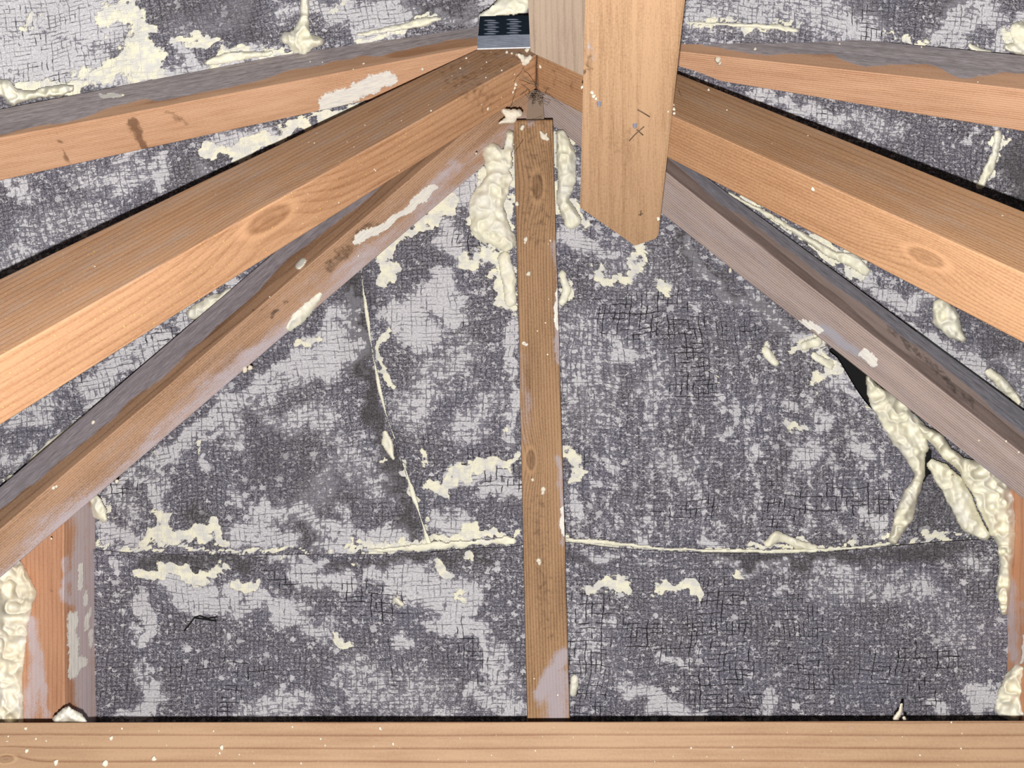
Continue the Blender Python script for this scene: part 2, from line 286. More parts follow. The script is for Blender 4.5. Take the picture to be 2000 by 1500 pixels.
# ------------------------------------------------------------------ builders
BEAMS = {}
class Beam:
    """sawn timber of rectangular section; B is the arris towards the eye, A and C the arrises on either side of it"""
    def __init__(s, A, B, C, z, th, ext=(0, 0), cut=(None, None)):
        p0 = P(*B[0], z[0]); p1 = P(*B[1], z[1]); d = p1 - p0; s.L0 = np.linalg.norm(d); d = d / s.L0; s.d = d
        view = (p0 + p1) / 2 - EYE; view /= np.linalg.norm(view)
        sd = np.cross(d, view); sd /= np.linalg.norm(sd); t = np.cross(sd, d)
        if sd @ Uv < 0: sd = -sd
        if t @ view < 0: t = -t
        a = math.radians(th); s.u = math.cos(a) * sd + math.sin(a) * t; s.v = -math.sin(a) * sd + math.cos(a) * t
        nA = np.cross(P(*A[0], 1) - EYE, P(*A[1], 1) - EYE); nC = np.cross(P(*C[0], 1) - EYE, P(*C[1], 1) - EYE)
        s.p0, s.p1 = p0, p1; s.wa = [-((p - EYE) @ nA) / (s.u @ nA) for p in (p0, p1)]; s.wc = [-((p - EYE) @ nC) / (s.v @ nC) for p in (p0, p1)]
        s.ext, s.cut = ext, cut; s.B = B
    @classmethod
    def box(cls, B0, B1, u, v, wa, wc, ext=(0, 0), cut=(None, None)):
        s = cls.__new__(cls); s.p0, s.p1 = B0, B1; s.L0 = np.linalg.norm(B1 - B0); s.d = (B1 - B0) / s.L0
        s.u, s.v = u, v; s.wa, s.wc = wa, wc; s.ext, s.cut = ext, cut; return s
    def build(s, name, mat, strokes=(), coatA=None, coatC=None, dustA=0., dustC=0., nL=170, seed=0, rad=.0022, wobble=.0007, full=None):
        # section outline (a along u, b along v), with rounded arrises
        k = 22; out = []
        def side(p, q, n): return [(p[0] + (q[0] - p[0]) * w_, p[1] + (q[1] - p[1]) * w_) for w_ in [0, .012] + [i / n for i in range(1, n)] + [.988]]
        r = .02
        cs = [(0, 0), (0, 1), (1, 1), (1, 0)]
        for i in range(4):
            p, q = cs[i], cs[(i + 1) % 4]; nn = k if i in (0, 3) else 6
            e = [p[j] + (q[j] - p[j]) * r for j in (0, 1)]; f = [q[j] + (p[j] - q[j]) * r for j in (0, 1)]
            out += side(e, f, nn) + [tuple(f)]
            nx_ = cs[(i + 2) % 4]; e2 = [q[j] + (nx_[j] - q[j]) * r for j in (0, 1)]
            out.append(tuple(.29 * q[j] * 2 + (1 - .58) * (f[j] + e2[j]) / 2 for j in (0, 1)))
        out = np.array(out); m = len(out)
        t0, t1 = -s.ext[0], 1 + s.ext[1]; T = np.linspace(t0, t1, nL)
        V = np.zeros((nL, m, 3)); G = np.zeros((nL, m, 3))
        for i, t in enumerate(T):
            wa = s.wa[0] + (s.wa[1] - s.wa[0]) * t; wc = s.wc[0] + (s.wc[1] - s.wc[0]) * t
            if full: wa = max(wa, 1e-3)
            base = s.p0 + s.d * s.L0 * t
            a = out[:, 0] * wa; b = out[:, 1] * wc
            V[i] = base + a[:, None] * s.u + b[:, None] * s.v
        nz = (fbm(np.linspace(0, 6, nL)[:, None] + seed, out[None, :, 0] * 1.5 + out[None, :, 1] * 2, seed) - .5) * wobble * 2
        V += nz[..., None] * (-(s.u + s.v))[None, None]
        # end cuts
        for e, c in ((0, s.cut[0]), (1, s.cut[1])):
            if c is None: continue
            pn, nn = c
            tt = ((pn - V) @ nn) / (s.d @ nn)               # distance along axis to the plane
            f = (T - t0) / (t1 - t0); wgt = np.clip(f if e else 1 - f, 0, 1) ** 1
            end = tt[-1] if e else tt[0]
            V = V + s.d * (wgt[:, None] * end[None])[..., None]
        G[..., 0] = (V - s.p0) @ s.d + seed * 1.7; G[..., 1] = (V - s.p0) @ s.u; G[..., 2] = (V - s.p0) @ s.v
        V = V.reshape(-1, 3); G = G.reshape(-1, 3)
        idx = np.arange(nL * m).reshape(nL, m); fc = []
        nb = np.roll(idx, -1, axis=1)
        q = np.stack([idx[:-1], nb[:-1], nb[1:], idx[1:]], -1).reshape(-1, 4)
        fc = q.tolist() + [idx[0].tolist()[::-1], idx[-1].tolist()]
        x, y, z = proj(V); att = paint(x, y, strokes, .35); att['k'] = att['c']; att['c'] = np.zeros(x.shape)
        aa = np.tile(out[:, 0], nL); bb = np.tile(out[:, 1], nL); tt = (G[:, 0] - seed * 1.7) / s.L0
        att['k'] = np.maximum(att['k'], np.where(bb < .01, dustA, 0) + np.where(aa < .01, dustC(bb) if callable(dustC) else dustC, 0))  # A-face grey: dusty wood, with that side's dimmer light put into the colour
        if coatA: att['c'] = np.maximum(att['c'], np.where(bb < .01, coatA(aa, tt), 0))
        if coatC: att['c'] = np.maximum(att['c'], np.where(aa < .01, coatC(bb, tt), 0))
        # full-strength film on the hidden faces would be invisible: leave them bare
        o = finish(name, V, fc, mat, None, True, G, att)
        bm = None
        me = o.data
        fl = np.ones(len(me.polygons), bool); fl[-2:] = False; me.polygons.foreach_set('use_smooth', fl)
        return centre(o)
    def depth(s, x, y):
        ray = P(x, y, 1) - EYE; best = None
        for n_, lim in ((np.cross(s.d, s.u), 0), (np.cross(s.d, s.v), 1)):
            t = ((s.p0 - EYE) @ n_) / (ray @ n_); p = EYE + ray * t
            a = (p - s.p0) @ (s.u if lim == 0 else s.v)
            if a >= -.0005: best = t if best is None else min(best, t)
        return best if best else .8

def sheet(name, rows, zf, mat, strokes, thick=.0012, step=4, tdir=None, smooth=False, gfun=None, rot=0, axis='x'):
    """rows(v) -> ((x0,y0),(x1,y1)) arrays across u; a sheet of grid points"""
    U = rows
    X, Y = U; nI, nJ = X.shape
    Z = zf(X, Y); V = P(X, Y, Z).reshape(-1, 3)
    idx = np.arange(nI * nJ).reshape(nI, nJ)
    fc = np.stack([idx[:-1, :-1], idx[:-1, 1:], idx[1:, 1:], idx[1:, :-1]], -1).reshape(-1, 4)
    # face the eye
    a, b, c = V[fc[0][0]], V[fc[0][1]], V[fc[0][2]]
    if np.cross(b - a, c - b) @ (EYE - a) < 0: fc = fc[:, ::-1]
    x = X.ravel(); y = Y.ravel()
    G = gfun(x, y) if gfun else np.stack([x * math.cos(rot) - y * math.sin(rot), x * math.sin(rot) + y * math.cos(rot), 0 * x], -1) / 1000
    att = paint(x, y, strokes)
    # thickness: a back layer and a rim
    n = len(V); ray = V - EYE; ray /= np.linalg.norm(ray, axis=1)[:, None]
    nrm = (Fv if tdir is None else tdir)[None] * thick; V2 = V + nrm
    rim = np.concatenate([idx[0, :], idx[1:, -1], idx[-1, -2::-1], idx[-2:0:-1, 0]])
    r2 = np.roll(rim, -1); side = np.stack([rim, rim + n, r2 + n, r2], -1)
    m0 = V.mean(0); a, b, c = V[side[0][0]], V2[side[0][0]], V2[r2[0]]
    if np.cross(b - a, c - b) @ (a - m0) < 0: side = side[:, ::-1]
    faces = fc.tolist() + (fc[:, ::-1] + n).tolist() + side.tolist()
    o = finish(name, np.vstack([V, V2]), faces, mat, None, False, np.vstack([G, G]), {k: np.concatenate([v, v]) for k, v in att.items()})
    if smooth:
        fl = np.zeros(len(faces), bool); fl[:len(fc)] = True; o.data.polygons.foreach_set('use_smooth', fl)
    return centre(o)
def rowwise(y0, y1, xl, xr, step=4):
    n = int(abs(y1 - y0) / step) + 1; y = np.linspace(y0, y1, n); a = xl(y); b = xr(y); m = int(np.max(np.abs(b - a)) / step) + 1
    s = np.linspace(0, 1, m); X = a[:, None] + (b - a)[:, None] * s[None]; return X, np.repeat(y[:, None], m, 1)
def colwise(x0, x1, yt, yb, step=4):
    n = int(abs(x1 - x0) / step) + 1; x = np.linspace(x0, x1, n); a = yt(x); b = yb(x); m = int(np.max(np.abs(b - a)) / step) + 1
    s = np.linspace(0, 1, m); Y = a[:, None] + (b - a)[:, None] * s[None]; return np.repeat(x[:, None], m, 1), Y
def interp(*p):
    xs = [q[0] for q in p]; ys = [q[1] for q in p]
    return lambda v: np.interp(v, xs, ys)
def smoothinterp(*p):
    """spline through points, for curved cut edges"""
    xs = np.array([q[0] for q in p], float); ys = np.array([q[1] for q in p], float)
    m = np.gradient(ys, xs)
    def f(v):
        v = np.clip(v, xs[0], xs[-1]); i = np.clip(np.searchsorted(xs, v) - 1, 0, len(xs) - 2); h = xs[i + 1] - xs[i]; t = (v - xs[i]) / h
        return (2*t**3-3*t**2+1)*ys[i] + (t**3-2*t**2+t)*h*m[i] + (-2*t**3+3*t**2)*ys[i+1] + (t**3-t**2)*h*m[i+1]
    return f

def foam(name, chains, zb, H=.010, label=None, cat='spray foam', mat=None, step=2.0, rag=.35, lump=1., seed=0, parent=None, back=.002, group=None, nscale=22.):
    """a lump or bead of expanding foam: lumpy height over the surface zb(x,y) it stuck to"""
    pts = [p for c in chains for p in c]; R = max(p[2] for p in pts) * 1.5 + 6
    x0, x1 = min(p[0] - p[2] for p in pts) - 8, max(p[0] + p[2] for p in pts) + 8; y0, y1 = min(p[1] - p[2] for p in pts) - 8, max(p[1] + p[2] for p in pts) + 8
    nx_, ny_ = int((x1 - x0) / step) + 2, int((y1 - y0) / step) + 2
    X, Y = np.meshgrid(x0 + np.arange(nx_) * step, y0 + np.arange(ny_) * step)
    wx = X + (fbm(X / 13, Y / 13, seed + 3) - .5) * 14 * rag; wy = Y + (fbm(X / 13, Y / 13, seed + 9) - .5) * 14 * rag
    fld = np.full(X.shape, -1.)
    for c in chains:
        d = segdist(wx, wy, c); fld = np.maximum(fld, 1 - d * d)
    fld = fld + (fbm(X / 7, Y / 7, seed + 20, 3) - .5) * rag * .9 + (fbm(X / 24, Y / 24, seed + 60, 2) - .5) * rag * 1.3 + .12
    f = np.clip(fld, 0, 1)
    billow = 1 - np.abs(2 * fbm(X / nscale, Y / nscale, seed + 31, 2) - 1) * 1.6
    h = H * (np.sqrt(f) * .45 + f * .2 + np.sqrt(f) * np.clip(billow, -.5, 1) * .55 * lump) + H * .05 * (fbm(X / 4, Y / 4, seed + 5, 2) - .5) * np.clip(f * 4, 0, 1)
    keep = fld > 0
    cell = keep[:-1, :-1] & keep[1:, :-1] & keep[:-1, 1:] & keep[1:, 1:]
    if not cell.any(): return None
    zz = np.vectorize(zb, otypes=[float])(X, Y) if getattr(zb, 'slow', False) else zb(X, Y)
    top = P(X, Y, zz - np.maximum(h, 0)).reshape(-1, 3); bot = P(X, Y, zz + back).reshape(-1, 3)
    idx = np.arange(X.size).reshape(X.shape); n = X.size
    a = idx[:-1, :-1][cell]; b = idx[:-1, 1:][cell]; c = idx[1:, 1:][cell]; d = idx[1:, :-1][cell]
    tf = np.stack([a, d, c, b], -1)
    v = top[tf[0]]
    if np.cross(v[1] - v[0], v[2] - v[1]) @ (EYE - v[0]) < 0: tf = tf[:, ::-1]
    es = {}
    for q in tf.tolist():
        for i in range(4): es[(q[i], q[(i + 1) % 4])] = 1
    side = [[q, p, p + n, q + n] for (p, q) in es if (q, p) not in es]
    faces = tf.tolist() + (tf[:, ::-1] + n).tolist() + side
    used = np.unique(np.array([i for q in faces for i in q])); rm = np.full(2 * n, -1); rm[used] = np.arange(len(used))
    V = np.vstack([top, bot])[used]; faces = [[int(rm[i]) for i in q] for q in faces]
    o = finish(name, V, faces, mat or FOAM, None, True)
    centre(o)
    if parent is not None: keep_parent(o, parent)
    elif label: tag(o, label, cat, group)
    return o

def strands(name, paths, r, mat, parent=None):
    """thin threads: tubes through world points, one mesh"""
    V = []; Fc = []
    for pth in paths:
        pth = np.array(pth); n = len(pth)
        for i in range(n):
            d = pth[min(i + 1, n - 1)] - pth[max(i - 1, 0)]; d /= np.linalg.norm(d) + 1e-12
            a = np.cross(d, Fv); a /= np.linalg.norm(a) + 1e-12; b = np.cross(d, a)
            rr = r[1] if (i in (0, n - 1)) and isinstance(r, tuple) else (r[0] if isinstance(r, tuple) else r)
            for k in range(5): V.append(pth[i] + rr * (math.cos(k * 1.2566) * a + math.sin(k * 1.2566) * b))
        o = len(V) - n * 5
        for i in range(n - 1):
            for k in range(5): Fc.append([o + i * 5 + k, o + i * 5 + (k + 1) % 5, o + (i + 1) * 5 + (k + 1) % 5, o + (i + 1) * 5 + k])
        Fc.append([o + k for k in range(5)][::-1]); Fc.append([o + (n - 1) * 5 + k for k in range(5)])
    ob = finish(name, np.array(V), Fc, mat, None, True); centre(ob)
    if parent is not None: keep_parent(ob, parent)
    return ob

def dots(name, pts, zf, parent, mat=None):
    """dried foam spatter: low irregular beads stuck on a surface (x, y, r)"""
    V = []; Fc = []
    for (x, y, r) in pts:
        z = zf(x, y)
        if z is None: continue
        c = P(x, y, z); rr = r * z / F; o = len(V); nph = 8; a0 = random.random() * 6
        el = [1 + random.uniform(-.3, .3) for _ in range(nph)]
        for ring, (hr, hz) in enumerate(((1.0, -.15), (.8, .4), (.4, .7))):
            for k in range(nph):
                an = a0 + k * 2 * math.pi / nph
                V.append(c + rr * hr * el[k] * (math.cos(an) * Rv + math.sin(an) * Uv * 1.25) - Fv * rr * hz)
        V.append(c - Fv * rr * .8); V.append(c + Fv * rr * .3)
        for ring in range(2):
            for k in range(nph): Fc.append([o + ring * nph + k, o + ring * nph + (k + 1) % nph, o + (ring + 1) * nph + (k + 1) % nph, o + (ring + 1) * nph + k])
        for k in range(nph): Fc.append([o + 2 * nph + k, o + 2 * nph + (k + 1) % nph, o + 3 * nph]); Fc.append([o + (k + 1) % nph, o + k, o + 3 * nph + 1])
    ob = finish(name, np.array(V), Fc, mat or CRUMB, None, True); centre(ob); keep_parent(ob, parent); ob['kind'] = 'stuff'
    return ob
#BODY
# ------------------------------------------------------------------ overspray marks on the felt (kind, strength, radius, x, y, ...)
HIP = [
 ('c',.75,14,215,960,290,905,360,850,440,790,520,735,600,670,690,590),('c',.7,10,300,900,330,960),('c',.6,10,1580,655,1650,740,1720,820),('c',.85,12,1000,620,1006,760,1008,860),('c',.6,10,1098,620,1104,760,1108,860),('c',.6,26,560,830,620,800,640,850),('c',.55,30,640,930,600,980),('c',.6,22,1560,900,1600,880),('c',.5,22,1300,900,1340,930),('c',.5,22,1250,760,1290,740),
 ('f',1,14,742,500,765,518,752,545),('f',1,16,909,500,958,507,986,531,993,590),('f',1,9,990,560,1000,600),('c',1,18,860,545,846,570,818,591),('c',.9,30,850,575,888,612),
 ('c',.95,30,776,618,822,650),('c',.8,22,815,590,790,640),('f',.9,8,757,650,742,690,745,730,750,750),('c',.9,26,650,657,685,700),('c',.9,8,664,622,706,605),
 ('f',.95,12,829,888),('f',.8,6,755,906),('f',1,12,876,962,909,922,965,902,1005,899),('f',.9,9,853,941,874,969),('c',.95,18,890,940,990,910),('c',.9,14,937,968,1007,948),
 ('f',.9,7,786,906,807,955,821,983),('f',.9,10,1003,843),('f',.8,8,1000,912),('f',1,9,1097,540,1110,570),('f',.9,8,1098,590),('f',.95,9,1171,528,1190,545,1224,545,1241,510,1243,470),
 ('f',.9,8,1290,560,1303,566),('c',.7,26,1203,675,1227,700),('c',.9,8,1129,745),('f',.95,12,1110,881,1129,902,1126,941),('c',.9,14,1122,985,1120,1010),('c',.9,8,1185,896,1187,916),
 ('f',1,10,1499,688,1513,708),('f',.9,6,1400,731),('c',1,8,1391,768,1391,782),('c',1,6,1408,805,1436,822,1408,850),('c',1,7,1457,829),('f',.95,11,1559,840),('c',.9,8,1482,873,1480,885),
 ('c',.9,9,1540,784,1555,790),('c',.9,9,1580,800,1600,815,1606,845),('c',.9,8,1678,838,1680,855),('c',1,13,1667,873,1702,878),('c',.8,8,1671,906),('f',1,10,1555,678,1597,668),
 ('f',1,12,1590,692,1625,715,1645,727),('f',.9,12,1597,745,1620,735),('c',.9,11,1632,752,1678,770),('f',.9,8,1688,787),('c',.9,18,1690,1004),('c',.9,14,1685,1013,1713,1031),
 ('c',.95,12,1380,1050,1401,1066),('f',.9,8,1468,1060,1490,1058,1520,1050,1545,1062,1600,1068),('c',.9,10,1576,1041),('c',.7,8,1650,1055),
 ('c',.95,20,720,1052,790,1052),('c',.9,20,678,1045),('f',.9,9,735,1070,790,1068,832,1060),('f',1,10,839,1066,880,1052,916,1052,1000,1052),('f',1,11,1012,1031),('f',.9,7,815,990),
 ('f',.9,9,832,1024),('c',.95,22,860,1020,895,1034),('f',.9,12,890,1045,930,1035),('f',1,9,1112,1045,1140,1052,1175,1057),('f',1,4,1105,1057,1200,1064,1300,1074,1400,1077,1500,1078,1620,1074,1740,1060),
 ('c',.9,12,1245,1042,1266,1062),('c',.8,8,1259,1022),('f',1,17,312,1005,322,1045,350,1062),('f',.9,14,273,1062,300,1040),('f',.9,13,350,1055,392,1050,400,1040),('c',.8,16,205,1030,262,1059),
 ('f',.9,13,413,1031,440,1059),('c',.95,20,455,1059,507,1010,546,1003),('c',.9,22,490,1045,560,1062),('c',.95,14,577,989,612,1020,647,1031),('c',.9,7,650,985,668,1017),('c',.95,14,612,1055,682,1064),
 ('f',1,4,195,1066,400,1079,640,1079,730,1076),('b',1,20,385,1017),('f',.9,13,189,989,198,1013),('f',.9,8,206,1055),('b',.8,22,600,1040,590,1010),
 ('f',.95,11,588,675,623,668),('c',.95,26,585,712,647,717,682,675),('c',.9,12,680,630,700,650),('c',.6,24,437,770,455,850),('c',.7,14,395,853,437,843),('f',.9,8,385,871,388,887),('c',.9,12,395,906),
 ('c',.8,13,304,937,315,990),('c',.9,10,280,944),('f',.9,14,332,1011),('f',.8,8,308,873),('c',.7,20,330,900,360,850),('c',.6,18,500,800,530,830),('c',.5,30,520,760,600,730),
 ('f',1,22,960,340,940,420,965,470),('f',1,16,995,270,990,330,985,400,990,470),('f',1,13,880,385,846,420,790,462,741,500),('c',.9,24,874,440,895,490),('c',.8,22,900,380,920,350),('f',.9,15,975,497),
 ('f',1,18,1100,270,1105,340,1098,385,1120,430),('f',.9,12,1122,430,1140,437),('c',.8,22,1110,465,1140,480),('c',.6,18,1150,350,1130,330),('f',.9,9,1238,490),('c',.6,20,860,320,900,330),
 ('c',.6,40,900,690,850,740,800,800),('c',.5,30,960,780,900,850),('c',.4,60,1130,650,1150,800),('c',.35,60,1200,500,1300,560),('c',.7,12,1165,500,1200,500),
 ('b',1,14,1330,470,1400,545,1480,600,1530,640),('b',.9,18,1345,490,1420,560),('c',.8,11,1345,480,1390,548,1440,580,1500,620),('c',.9,10,1500,615,1560,650,1590,660),('c',.7,14,1460,570,1530,640),
 ('c',.5,40,740,950,680,880),('c',.45,30,230,960,260,1000),('c',.6,16,450,950,470,985),('b',.6,60,530,900,650,960),('b',.7,30,700,560,705,590),
 ('k',.8,40,1340,640,1350,760),('k',.9,26,1560,990,1640,960,1720,985),('k',.8,22,1500,960,1510,1040),('k',.8,24,860,930,960,905),('k',.9,20,950,950,1005,930),('k',.7,20,1110,880,1130,890),
 ('k',.7,50,1200,620,1300,600),('k',.8,16,880,635,900,640),('k',.7,20,1290,1000,1380,980),('k',.6,30,1700,1000,1740,960),('k',.7,20,900,470,990,485),('k',.6,20,230,950,280,960),('k',.5,30,1390,640,1480,660)]
for i, x in enumerate(range(1160, 1740, 34)):                          # vertical creases that caught spray
    HIP.append(('c', .50 + .10 * math.sin(i * 2.3), 6, x + 6 * math.sin(i), 640 + 60 * math.sin(i * 1.7), x + 14 * math.sin(i * .7), 820, x + 10, 1040))
LOW = [
 ('f',.95,12,923,1090),('f',.9,13,867,1111),('c',.95,16,783,1115,825,1125),('c',.9,34,772,1138,912,1167),('f',.9,11,895,1164),('c',1,12,832,1220,923,1192),('c',.95,12,860,1234,947,1227),
 ('c',.95,12,944,1248,947,1307),('c',.7,28,965,1290,990,1330),('c',.9,18,923,1346),('c',.7,28,955,1360,1000,1390),('c',.9,16,671,1125),('c',.9,10,730,1108,722,1130),('c',.8,10,772,1255,797,1269),
 ('f',.95,12,667,1255),('c',.85,12,678,1378),('c',.8,10,709,1295),('f',1,13,1147,1146,1190,1140,1217,1155),('f',1,11,1278,1158,1308,1146,1335,1143,1360,1158),('c',.8,12,1192,1206),('c',.7,8,1290,1220),
 ('c',.85,18,1227,1332,1266,1370,1350,1390),('c',.7,12,1297,1280,1350,1307),('c',.9,10,1164,1076,1190,1078),('f',.95,9,1454,1118),('c',1,6,1528,1159,1540,1166),('c',.95,8,1741,1152,1745,1175),('c',.9,7,1800,1145,1795,1170),
 ('c',.8,22,1905,1101,1920,1110),('c',.8,15,1318,1385,1370,1390),('c',.85,12,1500,1385,1520,1368),('c',.8,14,1825,1370,1850,1390),('c',1,24,1900,1348,1947,1370),('c',.8,10,1600,1110,1650,1115),
 ('f',.95,12,266,1122,340,1120,420,1125),('c',.95,18,315,1136,402,1157),('c',.95,13,268,1171,287,1192,287,1244),('c',.9,18,343,1174,434,1181),('c',.9,18,455,1157,472,1192),('f',.95,12,465,1139,500,1143),
 ('c',.9,22,507,1171,577,1192),('c',.7,22,577,1122,682,1143),('c',.8,12,540,1205,580,1218),('c',.8,8,231,1185),('c',.8,5,259,1213,262,1248),('c',.8,7,448,1241,452,1250),('c',.7,6,483,1245),
 ('c',.95,20,290,1342,280,1395),('c',.9,20,300,1378),('c',.9,10,240,1402,260,1400),('c',.7,12,280,1307),('c',.6,30,490,1385,600,1370),('c',1,9,525,1097,630,1094),('c',.9,16,227,1092),
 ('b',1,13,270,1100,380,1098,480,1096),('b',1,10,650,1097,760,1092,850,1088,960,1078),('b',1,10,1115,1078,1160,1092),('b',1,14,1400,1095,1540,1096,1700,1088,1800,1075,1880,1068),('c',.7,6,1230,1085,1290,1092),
 ('c',.5,60,700,1330,850,1380),('c',.4,60,1130,1200,1160,1300),('c',.45,40,1600,1150,1800,1150),('c',.35,60,1850,1200,1900,1250),
 ('c',.85,6,1390,1104,1450,1108,1540,1108),('c',.6,20,580,1220,640,1240),('f',.9,7,560,1099),('f',.8,6,775,1176),('f',.8,6,690,1096),
 ('k',.9,60,1400,1200,1430,1390),('k',.7,50,1560,1200,1590,1320),('k',.8,30,1700,1310,1780,1330,1820,1360),('k',.8,20,1780,1270,1860,1280),('k',.8,40,1150,1180,1150,1390),('k',.8,30,690,1160,760,1180),
 ('k',.8,14,330,1306,400,1300,520,1310),('k',.8,8,222,1340,250,1330),('k',.7,20,440,1380,470,1340),('k',.9,6,378,1202,420,1212),('k',.7,10,520,1130,560,1130),('k',.6,40,1250,1230,1350,1290),('k',.6,20,765,1260,770,1330),('k',.7,30,900,1250,940,1310)]
LEFTS = [
 ('c',.85,60,-60,30,40,20,180,30),('c',.9,50,-40,110,80,110,180,130),('c',.8,40,200,20,230,60),('f',.95,20,205,40,250,20,287,45),('f',.95,22,275,60,262,105,300,118),('f',.9,22,180,150,240,130,310,145),('f',.8,14,60,50,70,30),
 ('f',.9,16,40,175,120,165,150,170),('c',.95,16,150,160,300,150,420,125,520,108),('f',.9,7,330,82,380,78,440,82),('c',.9,16,345,95,375,110),('f',.95,12,415,125,455,108,480,112),('f',.9,10,520,110,560,98),
 ('b',.7,40,350,20,480,35),('b',.6,24,430,60,500,70),('c',.4,40,360,60,460,30),('c',.6,24,560,20,640,20),('c',.85,26,650,25,783,25),('f',.8,9,660,6,670,12),('c',.8,24,700,60,760,50),('b',.8,24,810,20,900,20),('f',1,6,699,72,760,60,853,40),
 ('c',.7,30,960,15,1010,10),('f',.8,20,985,8,1015,5),('c',.7,16,860,30,920,28),
 ('f',.95,13,402,280,455,297,525,273,600,245,650,225),('c',.9,20,430,270,520,262),('f',.8,14,640,235,700,215),('c',.9,12,308,308,315,360),('c',.9,12,225,312,260,300),('c',.9,15,17,367,40,365),('c',.7,12,30,385,52,392),
 ('c',.5,30,160,350,280,340),('c',.45,40,60,450,200,420),('c',.5,30,10,520,60,500),('b',.5,30,380,330,420,310),('c',.6,16,395,320,400,335),
 ('c',.9,14,343,622,385,605,437,580,472,552),('c',.8,18,300,700,400,630),('c',.95,8,245,735,350,645),('c',.9,9,70,905,140,838,200,775),('c',.7,24,180,760,250,690,300,660),('c',.6,26,20,830,100,790),('c',.7,20,0,905,40,890),
 ('f',.95,10,10,945,30,930,28,960),('c',.95,10,-10,960,20,975),('k',.8,14,300,668,380,630),('k',.8,10,130,845,165,815),('k',.6,30,60,750,150,740),('k',.5,30,60,80,120,160),('k',.4,40,0,20,120,60)]
RIGHTS = [
 ('c',.6,60,1380,10,1600,20),('c',.75,24,1350,30,1480,30),('c',.6,40,1600,30,1700,60),('c',.8,30,1850,40,1930,20),('c',.8,22,1830,70,1900,60),('f',.95,4,1342,43,1430,48,1520,50,1555,58),('f',.9,5,1720,76,1780,82,1812,84),
 ('f',.95,6,1896,90,1915,98,1940,103),('f',1,26,1985,70,2010,95),('c',.95,14,1940,95,1980,40),('b',.7,24,1840,8,1900,12),('k',.6,24,1690,35,1700,60),('b',.6,20,1690,20,1730,40),
 ('c',.8,12,1480,190,1540,212),('c',.8,16,1560,210,1640,235),('c',.5,20,1640,235,1760,260),('f',.95,8,1956,262,1945,300,1930,330,1915,362),('c',1,8,1895,275,1900,262),('c',.9,5,1858,286),('b',1,22,1965,330,1990,280,1995,380),
 ('k',1,4,1565,205,1560,240),('k',1,5,1610,215,1600,240),('k',1,3,1868,250,1820,330),('k',1,3,1920,260,1880,350),
 ('f',1,8,1422,376,1480,408,1560,455,1632,512),('f',.95,15,1600,480,1660,505,1690,530),('c',.9,14,1700,545,1690,570),('c',.95,16,1720,575,1790,590,1830,580),('c',.9,16,1740,620,1800,650,1850,670),
 ('c',.95,14,1860,682,1900,700,1912,720),('c',.95,16,1880,720,1930,745,1980,790),('c',.7,22,1960,700,2010,730),('c',.5,22,1990,760,2040,790),('b',.5,60,1900,600,2000,690),('b',.8,12,1812,585,1845,588)]

# roof voids behind the felt: dark battened tile backs
def tile_back(name, rows, zf):
    o = sheet(name, rows, zf, BLACK, [], .01, 40); o['kind'] = 'structure'; return o
tile_back('ceiling', rowwise(40, 1700, interp((40, 1040), (1700, -900)), interp((40, 1050), (1700, 3050)), 60), lambda x, y: .91 + 0 * x)

# ---- felt sheets
HL = lambda y: 1045 - (y - 75) / .838                                  # line where hip-end and left slope felts meet
HR = lambda y: 1045 + (y - 82) / .75
edgeL = smoothinterp((300, 700), (480, 702), (530, 704), (600, 713), (700, 728), (800, 750), (900, 784), (1000, 815), (1065, 836), (1100, 846))
tornR = smoothinterp((60, 1060), (400, 1480), (560, 1700), (640, 1740), (672, 1640), (680, 1622), (700, 1636), (740, 1660), (780, 1686), (820, 1722), (860, 1755), (900, 1785), (930, 1790), (970, 1775), (1020, 1762), (1060, 1745), (1100, 1740))
def hip_bulge(x, y):
    b = -.028 * np.clip((360 - y) / 220., 0, 1) ** 1.5 + (fbm(x / 170, y / 170, 1, 3) - .5) * .010
    b = b + .0016 * np.sin(x / 17. + 2 * np.sin(y / 130)) * bump(x, 1450, 260) * bump(y, 850, 230)
    return b
Z0 = 1 / 1.149
def z_main(x, y):
    ed = tornR(y) - x; curl = .010 * np.exp(-np.clip(ed, 0, 400) / 22) * (y > 660)
    fold = .004 * bump(x, edgeL(y), 14)
    return Z0 + .002 - hip_bulge(x, y) - curl + fold
o = sheet('roofing_felt', rowwise(70, 1100, lambda y: np.minimum(np.maximum(HL(y), edgeL(y) - 70), 1040), lambda y: np.minimum(HR(y) + 4, np.where(y < 650, 9999, tornR(y))), 4), z_main, FELT, HIP, smooth=True)
tag(o, 'large speckled felt sheet behind the middle rafter, torn along its right edge', 'roofing felt')
def z_lsheet(x, y):
    ed = edgeL(y) - x
    return Z0 - .005 - hip_bulge(x, y) - .005 * np.exp(-np.clip(ed, 0, 400) / 25) + .0015 * bump(ed, 60, 20)
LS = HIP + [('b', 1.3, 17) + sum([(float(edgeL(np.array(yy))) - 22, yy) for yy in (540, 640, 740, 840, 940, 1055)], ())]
o = sheet('roofing_felt', rowwise(420, 1095, lambda y: HL(y) - 4, lambda y: edgeL(y), 4), z_lsheet, FELT, LS, smooth=True, rot=.05)
tag(o, 'grey felt sheet left of the middle rafter ending in a smooth curved right edge', 'roofing felt')
topL = smoothinterp((-200, 1060), (100, 1066), (260, 1080), (400, 1084), (640, 1083), (830, 1080), (930, 1071), (1000, 1068), (1060, 1058), (1110, 1060), (1200, 1070), (1300, 1077), (1500, 1081), (1620, 1078), (1740, 1067), (1850, 1058), (1960, 1052), (2200, 1045))
